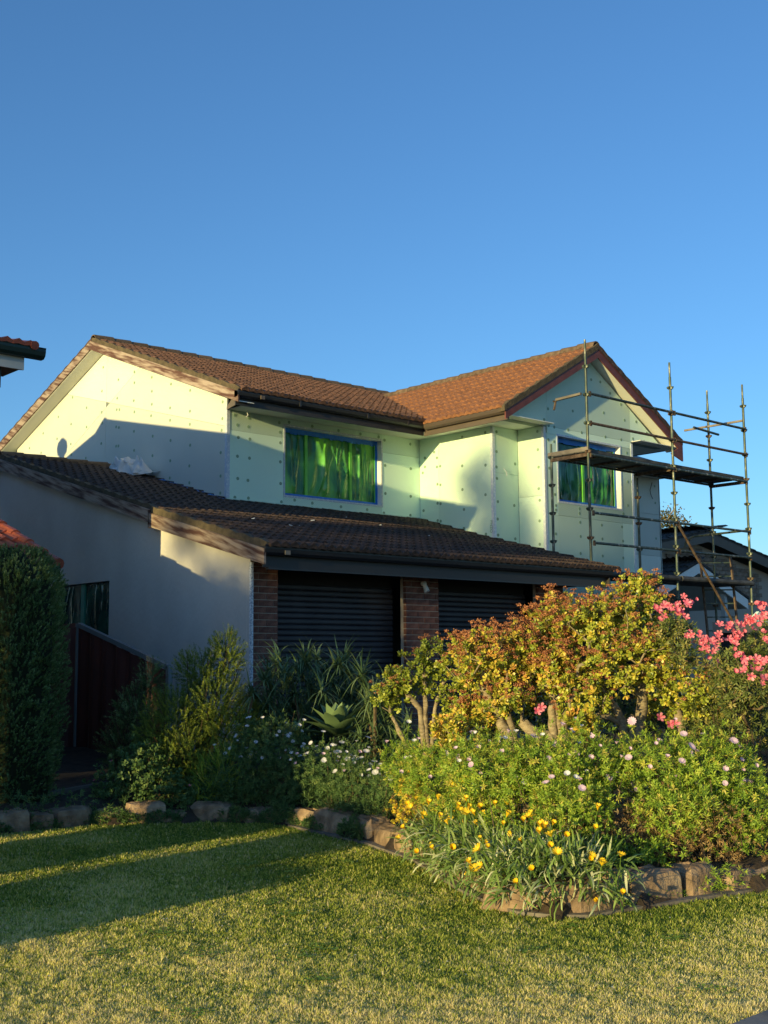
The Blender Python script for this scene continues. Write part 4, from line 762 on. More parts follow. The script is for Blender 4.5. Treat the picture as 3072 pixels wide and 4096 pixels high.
def skeleton(base, tips, nroot=1, seed=0, wig=.03, spread=.12, rise=.25, trunks=None):
    """connect each tip to the nearest node of a growing branch tree"""
    r = np.random.default_rng(seed); base = np.array(base, float); nodes = [base+np.array([r.normal()*spread, r.normal()*spread, 0]) for _ in range(nroot)]; par = [-1]*nroot
    if trunks:
        nodes = []; par = []
        for tr in trunks:
            for q, P_ in enumerate(tr):
                if q:
                    a_ = nodes[-1]; k_ = max(1, int(np.linalg.norm(P_-a_)/.09))
                    for w_ in range(1, k_+1): nodes.append(a_+(P_-a_)*w_/k_+(r.normal(size=3)*.006)); par.append(len(nodes)-2)
                else: nodes.append(np.array(P_, float)); par.append(-1)
    dist0 = np.linalg.norm(tips-base, axis=1); order = np.argsort(dist0); ends = []
    for t in order:
        T_ = tips[t]; N_ = np.array(nodes); d = np.linalg.norm(N_-T_, axis=1)+rise*np.maximum(0, N_[:, 2]-T_[2]+.05)*3+.25*np.linalg.norm(N_-base, axis=1)*0
        k = int(np.argmin(d)); p0 = N_[k]; L = np.linalg.norm(T_-p0); n = max(1, int(L/.13)); last = k
        for i in range(1, n+1):
            q = p0+(T_-p0)*i/n; q = q+(r.normal(size=3)*wig*(1 if i < n else 0)); q[2] += .10*L*math.sin(math.pi*i/n); nodes.append(q); par.append(last); last = len(nodes)-1
        ends.append(last)
    load = np.zeros(len(nodes)); 
    for e in ends: load[e] += 1
    for i in range(len(nodes)-1, -1, -1):
        if par[i] >= 0: load[par[i]] += load[i]
    return np.array(nodes), par, load
def branches(name, nodes, par, load, rtip, p, m, parent, rmax=1, n=7):
    mb = MB(); kids = {}
    for i, q in enumerate(par): kids.setdefault(q, []).append(i)
    rad = np.minimum(rmax, rtip*np.maximum(load, 1)**p)
    def chain(i, start):
        pts = [nodes[start]] if start >= 0 else []; rr = [rad[i]] if start >= 0 else []
        while True:
            pts.append(nodes[i]); rr.append(rad[i]); ks = sorted(kids.get(i, []), key=lambda c: -load[c])
            for c in ks[1:]: stack.append((c, i))
            if not ks: break
            i = ks[0]
        if len(pts) > 1: mb.tube(pts, rr, n if rr[0] > .012 else 5, cap=False)
    stack = [(i, -1) for i in kids[-1]]
    while stack: chain(*stack.pop())
    return mb.build(name, m, parent, smooth=True)
def rosettes(P, U, n, L, W, kind='obov', up=.35, cone=.9, tlo=0, thi=1):
    """n leaves round each shoot tip"""
    m = len(P); U = unit(U+np.array([0, 0, up])); A = unit(np.cross(U, rdir(m))); B = np.cross(U, A); out = []
    base = rng.uniform(tlo, thi, m)
    for k in range(n):
        a = 2.4*k+rng.uniform(0, .5, m); lift = cone*(1-k/n*.75)+rng.uniform(-.15, .15, m); rdl = A*np.cos(a)[:, None]+B*np.sin(a)[:, None]
        D = U*(1-lift)[:, None]*1.1+rdl*lift[:, None]; Nn = U-rdl*.3; Pp = P-U*(L*.5*(1-k/n))
        out.append(leaves(Pp, D, Nn, L*rng.uniform(.7, 1.15, m), W*rng.uniform(.8, 1.15, m), np.clip(base+rng.normal(0, .12, m), 0, 1), kind))
    return merge(out)
def finish(root, base): settle(root, tuple(map(float, base))); return root
# ---- jade plants
def jade(label, base, blobs, ntip, seed, flowers=.35, rmax=.055, nroot=3, spread=.12, leafL=.042, trunks=None, D=10.5, thi=1):
    root = empty('jade_plant'); tag(root, label, 'jade plant', 'jade plants along the garden bed')
    P, U = blob_points(ntip*2, blobs, .62); P = P[:ntip]; U = U[:ntip]; 
    if trunks:
        tr3 = []
        for poly, rr in trunks:
            q = [spot(a, b, D) for a, b in poly]; g_ = q[0]+(q[0]-q[1])*.35; g_ = np.array([g_[0], g_[1], float(gz(g_[0], g_[1]))-.05]); tr3.append([g_]+q)
    nodes, par, load = skeleton(base, P, nroot, seed, .022, spread, trunks=tr3 if trunks else None)
    if trunks:                                   # the old trunks stay thick to their forks
        k = 0; mb = MB()
        for (poly, rr), t3 in zip(trunks, tr3):
            n_ = len(t3); pts_ = [t3[0]]
            for i in range(1, n_):
                for w_ in (.33, .66, 1.0): pts_.append(t3[i-1]+(t3[i]-t3[i-1])*w_+(rng.normal(size=3)*.006 if w_ < 1 else 0))
            mb = MB().tube(pts_, [rr*(1.15-.55*i/len(pts_))*(1+.08*math.sin(i*2.1)) for i in range(len(pts_))], 10); mb.build('trunk', 'bark', root, smooth=True)
    branches('branches', nodes, par, load, .0042, .36, 'bark', root, rmax, 9)
    # more shoots round each tip
    Q = np.repeat(P, 4, 0)+rng.normal(size=(len(P)*4, 3))*.045; UQ = np.repeat(U, 4, 0)+rng.normal(size=(len(P)*4, 3))*.5
    Q = np.concatenate([P, Q]); UQ = np.concatenate([U, UQ])
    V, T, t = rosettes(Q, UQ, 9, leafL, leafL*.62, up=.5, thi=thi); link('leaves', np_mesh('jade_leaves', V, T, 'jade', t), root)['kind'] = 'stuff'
    # twigs to the shoots
    # seed heads: short stalks with little stars, on the upward shoots
    up = (unit(UQ)[:, 2] > -.1) & (rng.random(len(Q)) < flowers); F_ = Q[up]+unit(UQ[up]+np.array([0, 0, .6]))*.05; FU = unit(UQ[up]+np.array([0, 0, 1.]))
    parts = []
    for k in range(30):
        off = rdir(len(F_))*rng.uniform(.004, .036, (len(F_), 1)); off[:, 2] = np.abs(off[:, 2])*.5; c = F_+FU*.03+off; parts.append(leaves(c, rdir(len(F_)), rdir(len(F_)), .016, .012, rng.random(len(F_)), 'lance'))
    parts.append(leaves(F_-FU*.03, FU, rdir(len(F_)), .07, .004, np.full(len(F_), .6), 'lance'))
    if len(F_): V, T, t = merge(parts); link('seed_heads', np_mesh('seed_heads', V, T, 'jade_flower', t), root)['kind'] = 'stuff'
    return finish(root, base)
jb = lambda px, D: (lambda p: np.array([p[0], p[1], float(gz(p[0], p[1]))-.03]))(spot(px, 3050, D*1.14))
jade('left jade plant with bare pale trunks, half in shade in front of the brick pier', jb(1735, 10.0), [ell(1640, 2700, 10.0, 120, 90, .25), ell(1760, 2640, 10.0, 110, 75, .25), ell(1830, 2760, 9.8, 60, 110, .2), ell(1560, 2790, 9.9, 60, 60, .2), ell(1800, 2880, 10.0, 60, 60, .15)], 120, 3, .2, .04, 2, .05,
     trunks=[([(1700, 3040), (1692, 2940), (1680, 2835), (1600, 2750)], .035), ([(1712, 3040), (1705, 2940), (1700, 2780), (1695, 2660)], .028), ([(1725, 3040), (1740, 2835), (1778, 2716)], .022), ([(1650, 3060), (1610, 2950), (1570, 2870)], .025)], D=11.3, thi=.28)  # leaf tint capped low: its half shade is put into the leaf colour
jade('tallest middle jade plant crowned with rusty seed heads, thick trunk leaning left', jb(2120, 9.2), [ell(1980, 2640, 9.2, 190, 125, .35), ell(2160, 2590, 9.3, 150, 130, .35), ell(2030, 2790, 9.0, 110, 50, .25), ell(2230, 2480, 9.5, 90, 90, .3), ell(2230, 2690, 9.1, 110, 90, .3), ell(1900, 2860, 9.5, 70, 60, .15), ell(2120, 2810, 9.6, 80, 50, .15)], 340, 5, .95, .07, 4, .16,
     trunks=[([(2045, 2990), (2031, 2944), (1990, 2853), (1948, 2779), (1925, 2680)], .052), ([(2060, 2990), (2052, 2920), (2030, 2850), (2060, 2760)], .035), ([(2230, 2990), (2205, 2955), (2147, 2944), (2089, 2886)], .075), ([(2212, 2980), (2209, 2900), (2209, 2812), (2225, 2700)], .045), ([(2240, 2980), (2238, 2900), (2225, 2830), (2180, 2720)], .032), ([(2262, 2990), (2258, 2870), (2312, 2803), (2360, 2700)], .042)], D=10.4)
jade('right jade plant with branching pale trunks beside the azalea', jb(2500, 9.0), [ell(2400, 2500, 9.2, 170, 110, .35), ell(2560, 2430, 9.4, 120, 110, .3), ell(2480, 2650, 9.0, 190, 110, .35), ell(2640, 2650, 8.9, 130, 110, .3), ell(2760, 2740, 8.8, 110, 90, .3), ell(2560, 2330, 9.4, 50, 45, .12), ell(2350, 2790, 8.9, 80, 90, .2), ell(2620, 2840, 9.3, 90, 70, .15), ell(2820, 2840, 9.0, 90, 70, .2)], 390, 8, .55, .06, 5, .3,
     trunks=[([(2510, 2990), (2494, 2903), (2469, 2845), (2428, 2787), (2380, 2700)], .045), ([(2530, 2990), (2522, 2900), (2528, 2860)], .03), ([(2560, 2990), (2560, 2886), (2577, 2696), (2540, 2600)], .055), ([(2752, 2990), (2725, 2886), (2692, 2795), (2640, 2690)], .042), ([(2845, 2960), (2900, 2900), (2957, 2862)], .055)], D=10.3, thi=.75)
jade('small low jade plant with large bright leaves among the daisies', jb(2330, 8.4), [ell(2330, 2900, 8.4, 60, 85, .1)], 26, 12, 0, .02, 2, .03, .05)
jade('low spreading jade plant at the left trunk foot beside the agave', jb(1900, 9.0), [ell(1830, 2930, 9.0, 110, 60, .2), ell(1960, 2860, 9.2, 60, 60, .15)], 60, 14, .05, .02, 3, .08, .045)
# ---- daisies and low bushes
def shoots_bush(name, label, cat, base, blobs, ns, leafL, leafW, m, seed, nl_=9, group=None, cone=.8, up=.35, stems='twig', kind='lance', tlo=0, thi=1, nst=60):
    root = empty(name); tag(root, label, cat, group)
    P, U = blob_points(ns, blobs, .5); P = P+rng.normal(size=P.shape)*.03; st_ = rng.random(len(P)) < .10; P[st_] += (U[st_]+np.array([0, 0, .5]))*rng.uniform(.02, .11, (st_.sum(), 1)); U = U+rng.normal(size=U.shape)*.35
    V, T, t = rosettes(P, U, nl_, leafL, leafW, kind, up, cone, tlo, thi); link('foliage', np_mesh('foliage', V, T, m, t), root)['kind'] = 'stuff'
    if nst:
        mb = MB(); b = np.array(base); idx = rng.choice(len(P), nst)
        for i in idx:
            p = P[i]; g_ = np.array([b[0]+(p[0]-b[0])*.75+rng.normal()*.05, b[1]+(p[1]-b[1])*.75+rng.normal()*.05, 0]); g_[2] = float(gz(g_[0], g_[1]))-.02; mid = (p+g_)/2+rng.normal(size=3)*.04; 
            if not inside(g_[0], g_[1]) or edge_dist(g_[0], g_[1]) < .2: continue
            mb.tube([g_, mid, p], [.005, .004, .0025], 4, cap=False)
        mb.build('stems', stems, root)['kind'] = 'stuff'
    return root, P, U
def flower_mesh(m, npet, L, W, cup, centre=None, name='flower'):
    ang = np.arange(npet)*2*math.pi/npet; D = np.stack([np.cos(ang)*math.cos(cup), np.sin(ang)*math.cos(cup), np.full(npet, math.sin(cup))], 1); Nn = np.stack([-np.cos(ang)*math.sin(cup), -np.sin(ang)*math.sin(cup), np.full(npet, math.cos(cup))], 1)
    V, T, t = leaves(np.zeros((npet, 3)), D, Nn, L, W, np.zeros(npet), 'obov'); me = np_mesh(name, V, T, m, None)
    return me
FM = {'white': flower_mesh('petal_white', 10, .028, .011, .75), 'white_open': flower_mesh('petal_white', 12, .030, .011, .3), 'mauve': flower_mesh('petal_mauve', 10, .028, .012, .85), 'mauve_open': flower_mesh('petal_mauve', 12, .030, .012, .35),
      'yellow': flower_mesh('petal_yellow', 10, .040, .011, 1.15), 'yellow_open': flower_mesh('petal_yellow', 11, .038, .011, .7), 'pink': flower_mesh('petal_pink', 5, .042, .026, .5), 'pink_b': flower_mesh('petal_pink', 8, .036, .020, .85)}
stalk = MB().tube([(0, 0, 0), (.004, 0, -.05), (0, .004, -.11)], [.0022, .0022, .002], 4, cap=False).mesh('stalk', 'daisy_leaf')
def blooms(root, P, U, kinds, n, facing=(-.35, -.5, .8), stalks=True, scale=(.8, 1.2), jit=.5):
    idx = rng.choice(len(P), min(n, len(P)), replace=False)
    for i in idx:
        u = Vector(unit(U[i]*.5+np.array(facing)+rng.normal(size=3)*jit*.4)); p = Vector(P[i])+u*.03+Vector((0, 0, .025 if stalks else 0)); s_ = random.uniform(*scale)
        o = link('flower', FM[random.choice(kinds)], root); o.matrix_local = Matrix.Translation(p) @ u.to_track_quat('Z', 'Y').to_matrix().to_4x4() @ Matrix.Scale(s_, 4) @ Matrix.Rotation(random.uniform(0, 6), 4, 'Z')
        if stalks: k = link('stalk', stalk, o)
def gbase(px, D): p = spot(px, 3300, push(px, 3300, D*(1.14 if D < 10.1 else 1.1), .3)); return np.array([p[0], p[1], float(gz(p[0], p[1]))])
def front(P, U): m = (U @ (-CF) > .1) | (U[:, 2] > .45); return P[m], U[m]
for lab, px, D, bl, ns, fl, kinds in (
    ('lit daisy bush at the bend of the bed with a few mauve flowers', 1880, 7.9, [ell(1750, 3110, 7.9, 190, 138, .3), ell(1960, 3080, 8.0, 190, 148, .35), ell(1900, 3260, 7.6, 200, 100, .3), ell(1620, 3060, 8.1, 90, 108, .25)], 2600, 30, ('white', 'mauve', 'mauve')),
    ('lit daisy bush in the middle below the thick jade trunks', 2290, 7.8, [ell(2180, 3080, 7.9, 170, 138, .35), ell(2360, 3060, 7.9, 150, 128, .35), ell(2280, 3240, 7.5, 170, 120, .3)], 2300, 22, ('mauve', 'mauve_open', 'white')),
    ('lit daisy bush at the right edge above the stone wall', 2800, 7.8, [ell(2620, 3070, 7.9, 190, 138, .35), ell(2850, 3090, 7.8, 190, 158, .35), ell(2960, 3240, 7.6, 160, 120, .3), ell(2700, 3240, 7.5, 170, 110, .3)], 2900, 26, ('mauve', 'mauve', 'mauve_open'))):
    b = gbase(px, D); root, P, U = shoots_bush('daisy_bush', lab, 'daisy bush', b, bl, ns, .042, .0115, 'daisy_leaf', 1, 10, 'daisy bushes', nst=60, cone=.9); Pf, Uf = front(P, U)
    top = Pf[:, 2] > np.quantile(Pf[:, 2], .35); blooms(root, Pf[top], Uf[top], kinds, int(fl*1.5), scale=(.8, 1.35)); 
    # dry lower growth
    k = P[:, 2] < np.quantile(P[:, 2], .32); Q = P[k]-np.array([0, 0, .12])+rng.normal(size=(k.sum(), 3))*.06; Q[:, 2] = np.maximum(Q[:, 2], gz(Q[:, 0], Q[:, 1])+.02)
    V, T, t = rosettes(Q[:700], rng.normal(size=(min(700, len(Q)), 3)), 7, .034, .007, 'lance', -.2, .7); link('dry_growth', np_mesh('dry_growth', V, T, 'dry', t), root)['kind'] = 'stuff'
    finish(root, b)
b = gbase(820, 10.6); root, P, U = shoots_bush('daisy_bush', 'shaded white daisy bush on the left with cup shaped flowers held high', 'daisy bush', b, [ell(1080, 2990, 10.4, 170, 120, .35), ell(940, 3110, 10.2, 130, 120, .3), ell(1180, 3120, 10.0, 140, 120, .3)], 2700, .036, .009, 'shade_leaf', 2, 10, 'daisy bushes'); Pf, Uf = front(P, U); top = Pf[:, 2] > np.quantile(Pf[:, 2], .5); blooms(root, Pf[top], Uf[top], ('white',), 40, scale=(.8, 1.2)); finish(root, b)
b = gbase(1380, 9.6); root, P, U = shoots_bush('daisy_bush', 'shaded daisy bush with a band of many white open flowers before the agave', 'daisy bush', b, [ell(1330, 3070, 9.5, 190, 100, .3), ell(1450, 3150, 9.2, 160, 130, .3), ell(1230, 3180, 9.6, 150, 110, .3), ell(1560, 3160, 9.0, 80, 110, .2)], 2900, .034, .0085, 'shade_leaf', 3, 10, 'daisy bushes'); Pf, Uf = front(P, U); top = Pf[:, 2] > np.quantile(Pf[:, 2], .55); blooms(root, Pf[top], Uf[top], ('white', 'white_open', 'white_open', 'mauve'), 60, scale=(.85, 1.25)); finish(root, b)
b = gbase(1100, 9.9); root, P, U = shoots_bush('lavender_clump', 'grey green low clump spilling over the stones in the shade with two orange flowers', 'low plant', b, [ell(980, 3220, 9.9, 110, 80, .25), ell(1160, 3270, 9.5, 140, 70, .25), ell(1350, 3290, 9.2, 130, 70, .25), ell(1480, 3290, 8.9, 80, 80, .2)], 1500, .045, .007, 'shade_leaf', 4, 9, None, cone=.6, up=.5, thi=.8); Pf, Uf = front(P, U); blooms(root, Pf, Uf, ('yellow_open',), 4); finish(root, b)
b = gbase(640, 11.2); root, P, U = shoots_bush('broadleaf_shrub', 'low dark broad leaved shrub at the left end of the bed', 'shrub', b, [ell(560, 3080, 11.2, 110, 100, .3), ell(640, 3160, 11.0, 120, 90, .3), ell(760, 3190, 10.8, 110, 70, .25), ell(440, 3150, 11.4, 70, 70, .2)], 900, .05, .026, 'shade_leaf', 5, 7, None, kind='obov'); Pf, Uf = front(P, U); blooms(root, Pf, Uf, ('pink',), 5, scale=(.4, .6)); finish(root, b)
b = gbase(860, 10.6); root, P, U = shoots_bush('grass_tuft', 'tuft of long bright grass between the conifer and the white daisies', 'grass tuft', b, [ell(830, 3120, 10.5, 60, 100, .15), ell(900, 3080, 10.5, 60, 90, .15)], 160, .16, .007, 'daisy_leaf', 6, 6, None, cone=.35, up=1.2, kind='blade', nst=0); finish(root, b)
b = gbase(1630, 7.9); root, P, U = shoots_bush('yellow_sedum', 'bright yellow stubby succulent hanging over the stone at the bend', 'succulent', b, [ell(1640, 3190, 7.75, 55, 75, .12), ell(1610, 3240, 7.7, 45, 60, .1)], 170, .028, .017, 'yellow_leaf', 7, 8, None, kind='obov', nst=12); finish(root, b)
b = gbase(2300, 7.4); root, P, U = shoots_bush('bright_green_shrub', 'upright green shrub with tiny round leaves between two daisy bushes', 'shrub', b, [ell(2270, 3150, 7.6, 70, 170, .15), ell(2330, 3300, 7.3, 80, 110, .15), ell(2010, 3300, 7.4, 70, 90, .15)], 900, .022, .013, 'daisy_leaf', 8, 8, None, kind='obov', tlo=.3, thi=.8); finish(root, b)
b = gbase(2860, 7.4); root, P, U = shoots_bush('dry_stalk_clump', 'clump of tall brown dry stalks standing behind the stone wall at the right', 'dry plant', b, [ell(2700, 3340, 7.4, 150, 110, .15), ell(2880, 3330, 7.4, 110, 130, .15), ell(2520, 3330, 7.4, 100, 110, .15)], 620, .030, .008, 'dry', 9, 8, None, up=.7, nst=130); finish(root, b)
b = gbase(2450, 7.2); root, P, U = shoots_bush('low_green_plant', 'low leafy green plant right behind the stone wall at its left end', 'low plant', b, [ell(2420, 3400, 7.2, 80, 70, .12), ell(2600, 3400, 7.2, 90, 60, .12), ell(2980, 3330, 7.4, 60, 70, .12)], 240, .045, .017, 'daisy_leaf', 10, 8, None, tlo=.2, thi=.6); finish(root, b)
# ---- gazanias
def edge_at(q):
    for k in range(13):
        a, b = EP[k], EP[k+1]; l = np.linalg.norm(b-a)
        if q <= l: return a+(b-a)*q/l, (b-a)/l
        q -= l
    return EP[13], np.array([1., 0])
def gazania(label, s0, s1, n, nfl):
    """leaves rooted on and behind the stones, hanging over them"""
    root = empty('gazania'); tag(root, label, 'gazania', 'yellow gazanias at the corner of the bed'); P = []; O = []; Dn = []
    for i in range(n):
        e_, t_ = edge_at(rng.uniform(s0, s1)); out = np.array([t_[1], -t_[0]]);
        if inside(np.array(e_[0]+out[0]*.3), np.array(e_[1]+out[1]*.3)): out = -out
        d = rng.uniform(-.42, .17); p = e_+out*d; z = .30+.04*rng.normal() if d < 0 else rng.uniform(.08, .34); P.append((p[0], p[1], z)); O.append((out[0], out[1], 0)); Dn.append(d)
    P = np.array(P); O = np.array(O); Dn = np.array(Dn); m = n; D_ = unit(O*rng.uniform(-.2, 1.0, (m, 1))+np.array([0, 0, 1])*np.where(Dn > 0, rng.uniform(-.6, .6, m), rng.uniform(.1, 1.1, m))[:, None]+rng.normal(size=(m, 3))*.35)
    V, T, t = leaves(P, D_, np.array([0, 0, 1.])+rng.normal(size=(m, 3))*.4, rng.uniform(.09, .19, m), rng.uniform(.012, .020, m), rng.random(m)**1.35, 'blade'); link('leaves', np_mesh('gazania_leaves', V, T, 'silver', t), root)['kind'] = 'stuff'
    for i in rng.choice(m, nfl, replace=False):
        u = Vector(unit(D_[i]*.5+np.array([-.3, -.35, .7])+rng.normal(size=3)*.25)); p = Vector(P[i]+D_[i]*.16)+Vector((0, 0, random.uniform(.03, .13))); o = link('flower', FM[random.choice(('yellow', 'yellow', 'yellow_open'))], root)
        o.matrix_local = Matrix.Translation(p) @ u.to_track_quat('Z', 'Y').to_matrix().to_4x4() @ Matrix.Scale(random.uniform(1.0, 1.5), 4) @ Matrix.Rotation(random.uniform(0, 6), 4, 'Z'); link('stalk', stalk, o)
    e_, t_ = edge_at((s0+s1)/2); return finish(root, (e_[0], e_[1], 0))
def drape(name, label, cat, m, s0, s1, n, L, W, top=.26, outd=.16):
    root = empty(name); tag(root, label, cat); q = rng.uniform(s0, s1, n); E_ = [edge_at(a) for a in q]; e = np.array([a[0] for a in E_]); t_ = np.array([a[1] for a in E_]); out = np.stack([t_[:, 1], -t_[:, 0]], 1)
    flip = inside(e[:, 0]+out[:, 0]*.3, e[:, 1]+out[:, 1]*.3); out[flip] *= -1; mod = .5+.5*np.sin(q*7+1)*np.cos(q*3.1); d = rng.uniform(-.45, 1, n); d = np.where(d > 0, d*outd*mod, d); P = np.zeros((n, 3)); P[:, :2] = e+out*d[:, None]
    P[:, 2] = np.where(d > 0, rng.uniform(.03, .9, n)*top*mod+.02, top+rng.uniform(-.05, .16, n)); O = np.concatenate([out, np.zeros((n, 1))], 1); U = unit(O*.7+np.array([0, 0, 1])*np.where(d > 0, 0, .7)[:, None]+rng.normal(size=(n, 3))*.5)
    V, T, t = rosettes(P, U, 8, L, W, 'lance', .2, .8, 0, .8); link('foliage', np_mesh('foliage', V, T, m, t), root)['kind'] = 'stuff'; e2, _ = edge_at((s0+s1)/2); return finish(root, (e2[0], e2[1], 0))
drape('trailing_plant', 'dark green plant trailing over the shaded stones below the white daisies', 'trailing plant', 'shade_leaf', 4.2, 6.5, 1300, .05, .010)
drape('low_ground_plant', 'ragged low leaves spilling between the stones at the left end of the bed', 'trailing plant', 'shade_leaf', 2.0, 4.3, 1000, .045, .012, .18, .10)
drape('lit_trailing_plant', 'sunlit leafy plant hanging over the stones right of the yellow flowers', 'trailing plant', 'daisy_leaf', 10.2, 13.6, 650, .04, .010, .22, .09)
gazania('gazania clump at the left with silver leaves and a dense group of yellow flowers', 7.5, 8.6, 1300, 42)
gazania('gazania clump at the front tip of the bed with scattered yellow flowers', 8.5, 9.7, 1500, 32)
gazania('gazania clump at the right of the tip beside the first wall stones', 9.5, 10.35, 900, 22)
b = gbase(2000, 6.6); root, P, U = shoots_bush('white_flowered_herb', 'fine leaved low herb with white flowers behind the gazanias', 'low plant', b, [ell(1950, 3400, 7.6, 150, 80, .2), ell(2150, 3390, 7.4, 140, 80, .2), ell(2080, 3450, 7.0, 160, 60, .15)], 1800, .026, .008, 'daisy_leaf', 11, 9, None, thi=.7); Pf, Uf = front(P, U); blooms(root, Pf, Uf, ('white_open', 'white', 'mauve'), 16, scale=(.7, 1.1)); finish(root, b)
def blades(label, px, py, D, n, L, W, m, spread_, name='strap_plant', cat='strap plant', droop=.5, zoff=0, group=None):
    """tuft of long arching strap leaves, each a curved strip"""
    c = spot(px, py, D); b = np.array([c[0], c[1], float(gz(c[0], c[1])) if zoff == 0 else zoff]); root = empty(name); tag(root, label, cat, group); seg = 7; Vs = []; Ts = []; ts = []
    for i in range(n):
        a = rng.uniform(0, 6.283); el_ = rng.uniform(.35, 1.45); l = L*rng.uniform(.6, 1.1); d = np.array([math.cos(a)*math.cos(el_), math.sin(a)*math.cos(el_), math.sin(el_)]); p = b+np.array([rng.normal()*spread_, rng.normal()*spread_, 0]); sd = unit(np.cross(d, [0, 0, 1.])); o_ = len(Vs)
        for k in range(seg+1):
            w_ = W*(1-(k/seg)**2.2)*.5+.0006; Vs += [p+sd*w_, p-sd*w_]; ts += [rng.random()*.15+.7*(i % 5)/5]*2; d = unit(d+np.array([0, 0, -droop/seg*1.6])); p = p+d*l/seg
        for k in range(seg): q = o_+2*k; Ts += [(q, q+2, q+3), (q, q+3, q+1)]
    link('leaves', np_mesh(name, np.array(Vs), np.array(Ts), m, np.array(ts)), root)['kind'] = 'stuff'; return finish(root, b)
blades('tuft of narrow upright green blades beside the white flowers at the front', 2230, 3420, 8.3, 26, .45, .016, 'daisy_leaf', .05, droop=.2)
blades('tuft of dark green strap leaves at the start of the stone wall', 2500, 3450, 8.2, 46, .26, .014, 'shade_leaf', .05, droop=.4)
# ---- aloes: stems with heads of arching leaves
def aloe(label, bases, heads, seed):
    root = empty('aloe_thicket'); tag(root, label, 'aloe'); Vs = []; Ts = []; ts = []; seg = 7
    for h in heads:
        for i in range(48):
            a = rng.uniform(0, 6.283); el_ = rng.uniform(-.5, 1.3); l = rng.uniform(.22, .42); d = np.array([math.cos(a)*math.cos(el_), math.sin(a)*math.cos(el_), math.sin(el_)]); p = np.array(h)+rng.normal(size=3)*.02; sd = unit(np.cross(d, [0, 0, 1.])); o_ = len(Vs); tt = rng.random()
            for k in range(seg+1):
                w_ = .024*(1-k/seg)*.5+.001; Vs += [p+sd*w_, p-sd*w_+np.array([0, 0, .0])]; ts += [tt]*2; d = unit(d+np.array([0, 0, -.16+.10*math.sin(k+i)])+rng.normal(size=3)*.03); p = p+d*l/seg
            for k in range(seg): q = o_+2*k; Ts += [(q, q+2, q+3), (q, q+3, q+1)]
    link('leaves', np_mesh('aloe_leaves', np.array(Vs), np.array(Ts), 'aloe', np.array(ts)), root)['kind'] = 'stuff'
    mb = MB()
    for h in [q for q in heads[::3] if q[2] < 1.35]: b_ = np.array(h)*[1, 1, 0]+np.array([rng.normal()*.1, rng.normal()*.1, float(gz(h[0], h[1]))]); mb.tube([b_, (b_+np.array(h))/2+rng.normal(size=3)*.05, h], [.022, .02, .018], 6, cap=False)
    mb.build('stems', 'twig', root)['kind'] = 'stuff'; return finish(root, bases)
hd = [spot(px, py, 13.4+rng.uniform(-.5, .5)) for px, py in ((1080, 2690), (1140, 2700), (1200, 2690), (1310, 2690), (1380, 2700), (1450, 2700), (1180, 2780), (1290, 2770), (1360, 2790), (1440, 2780), (1060, 2720), (1110, 2650), (1190, 2660), (1270, 2640), (1350, 2660), (1420, 2680), (1150, 2740), (1240, 2740), (1330, 2740), (1080, 2810), (1180, 2830), (1040, 2880), (1290, 2820), (1400, 2780), (1460, 2740), (1100, 2920), (1380, 2660), (1010, 2780), (1220, 2640), (1130, 2860), (1060, 2980), (1260, 2900), (1340, 2960), (1200, 2900), (1420, 2860), (1160, 2980), (1300, 2700), (1020, 2860), (1240, 2980), (1090, 2760))]
aloe('dense thicket of grey green aloes with arching leaves in front of the left roller door', gbase(1240, 11.6), hd, 1)
hd = [spot(px, py, 12.3+rng.uniform(-.3, .3)) for px, py in ((1500, 2790), (1560, 2860), (1480, 2880), (1520, 2960), (1600, 2960), (1550, 2740), (1450, 2960), (1590, 3020), (1500, 3040), (1440, 3050), (1620, 2900), (1530, 2800), (1470, 2820))]
aloe('paler aloe thicket between the agave and the left jade plant', gbase(1530, 10.6), hd, 2)
# ---- agaves
def agave(label, px, py, D, n, L, W):
    c = spot(px, py, D); root = empty('agave'); tag(root, label, 'agave')
    for i in range(n):
        a = 2.4*i; lift = 1.35-1.15*(i/n); l = L*(.65+.4*(i/n)); d = np.array([math.cos(a)*math.cos(lift), math.sin(a)*math.cos(lift), math.sin(lift)]); sd = unit(np.cross(d, [0, 0, 1.])); mb = MB(); seg = 8; p = np.array(c)-np.array([0, 0, .06*i/n])
        for k in range(seg+1):
            t = k/seg; w_ = W*(.45+1.6*t*(1-t)+.25*(1-t))*(1 if t < .98 else .02)*.5*(1-t**5); nn = np.cross(sd, d); mb.v += [tuple(p+sd*w_+nn*w_*.35), tuple(p), tuple(p-sd*w_+nn*w_*.35)]; d = unit(d+np.array([0, 0, -.035])); p = p+d*l/seg
        for k in range(seg): q = 3*k; mb.f += [(q, q+1, q+4, q+3), (q+1, q+2, q+5, q+4)]
        me = mb.mesh('leaf', 'agave', True); at_ = me.attributes.new('tint', 'FLOAT', 'POINT'); at_.data.foreach_set('value', np.full(len(mb.v), 1-i/n, dtype=np.float32)); link('leaf', me, root)
    MB().tube([(c[0], c[1], float(gz(c[0], c[1]))-.02), tuple(c)], [.05, .04], 8).build('stem', 'twig', root); return finish(root, (c[0], c[1], float(gz(c[0], c[1]))))
agave('large pale green agave rosette glowing in the shade before the aloes', 1345, 2930, 12.5, 24, .50, .17)
agave('narrow dark agave left of the large rosette behind white flowers', 1180, 2980, 12.6, 15, .45, .09)
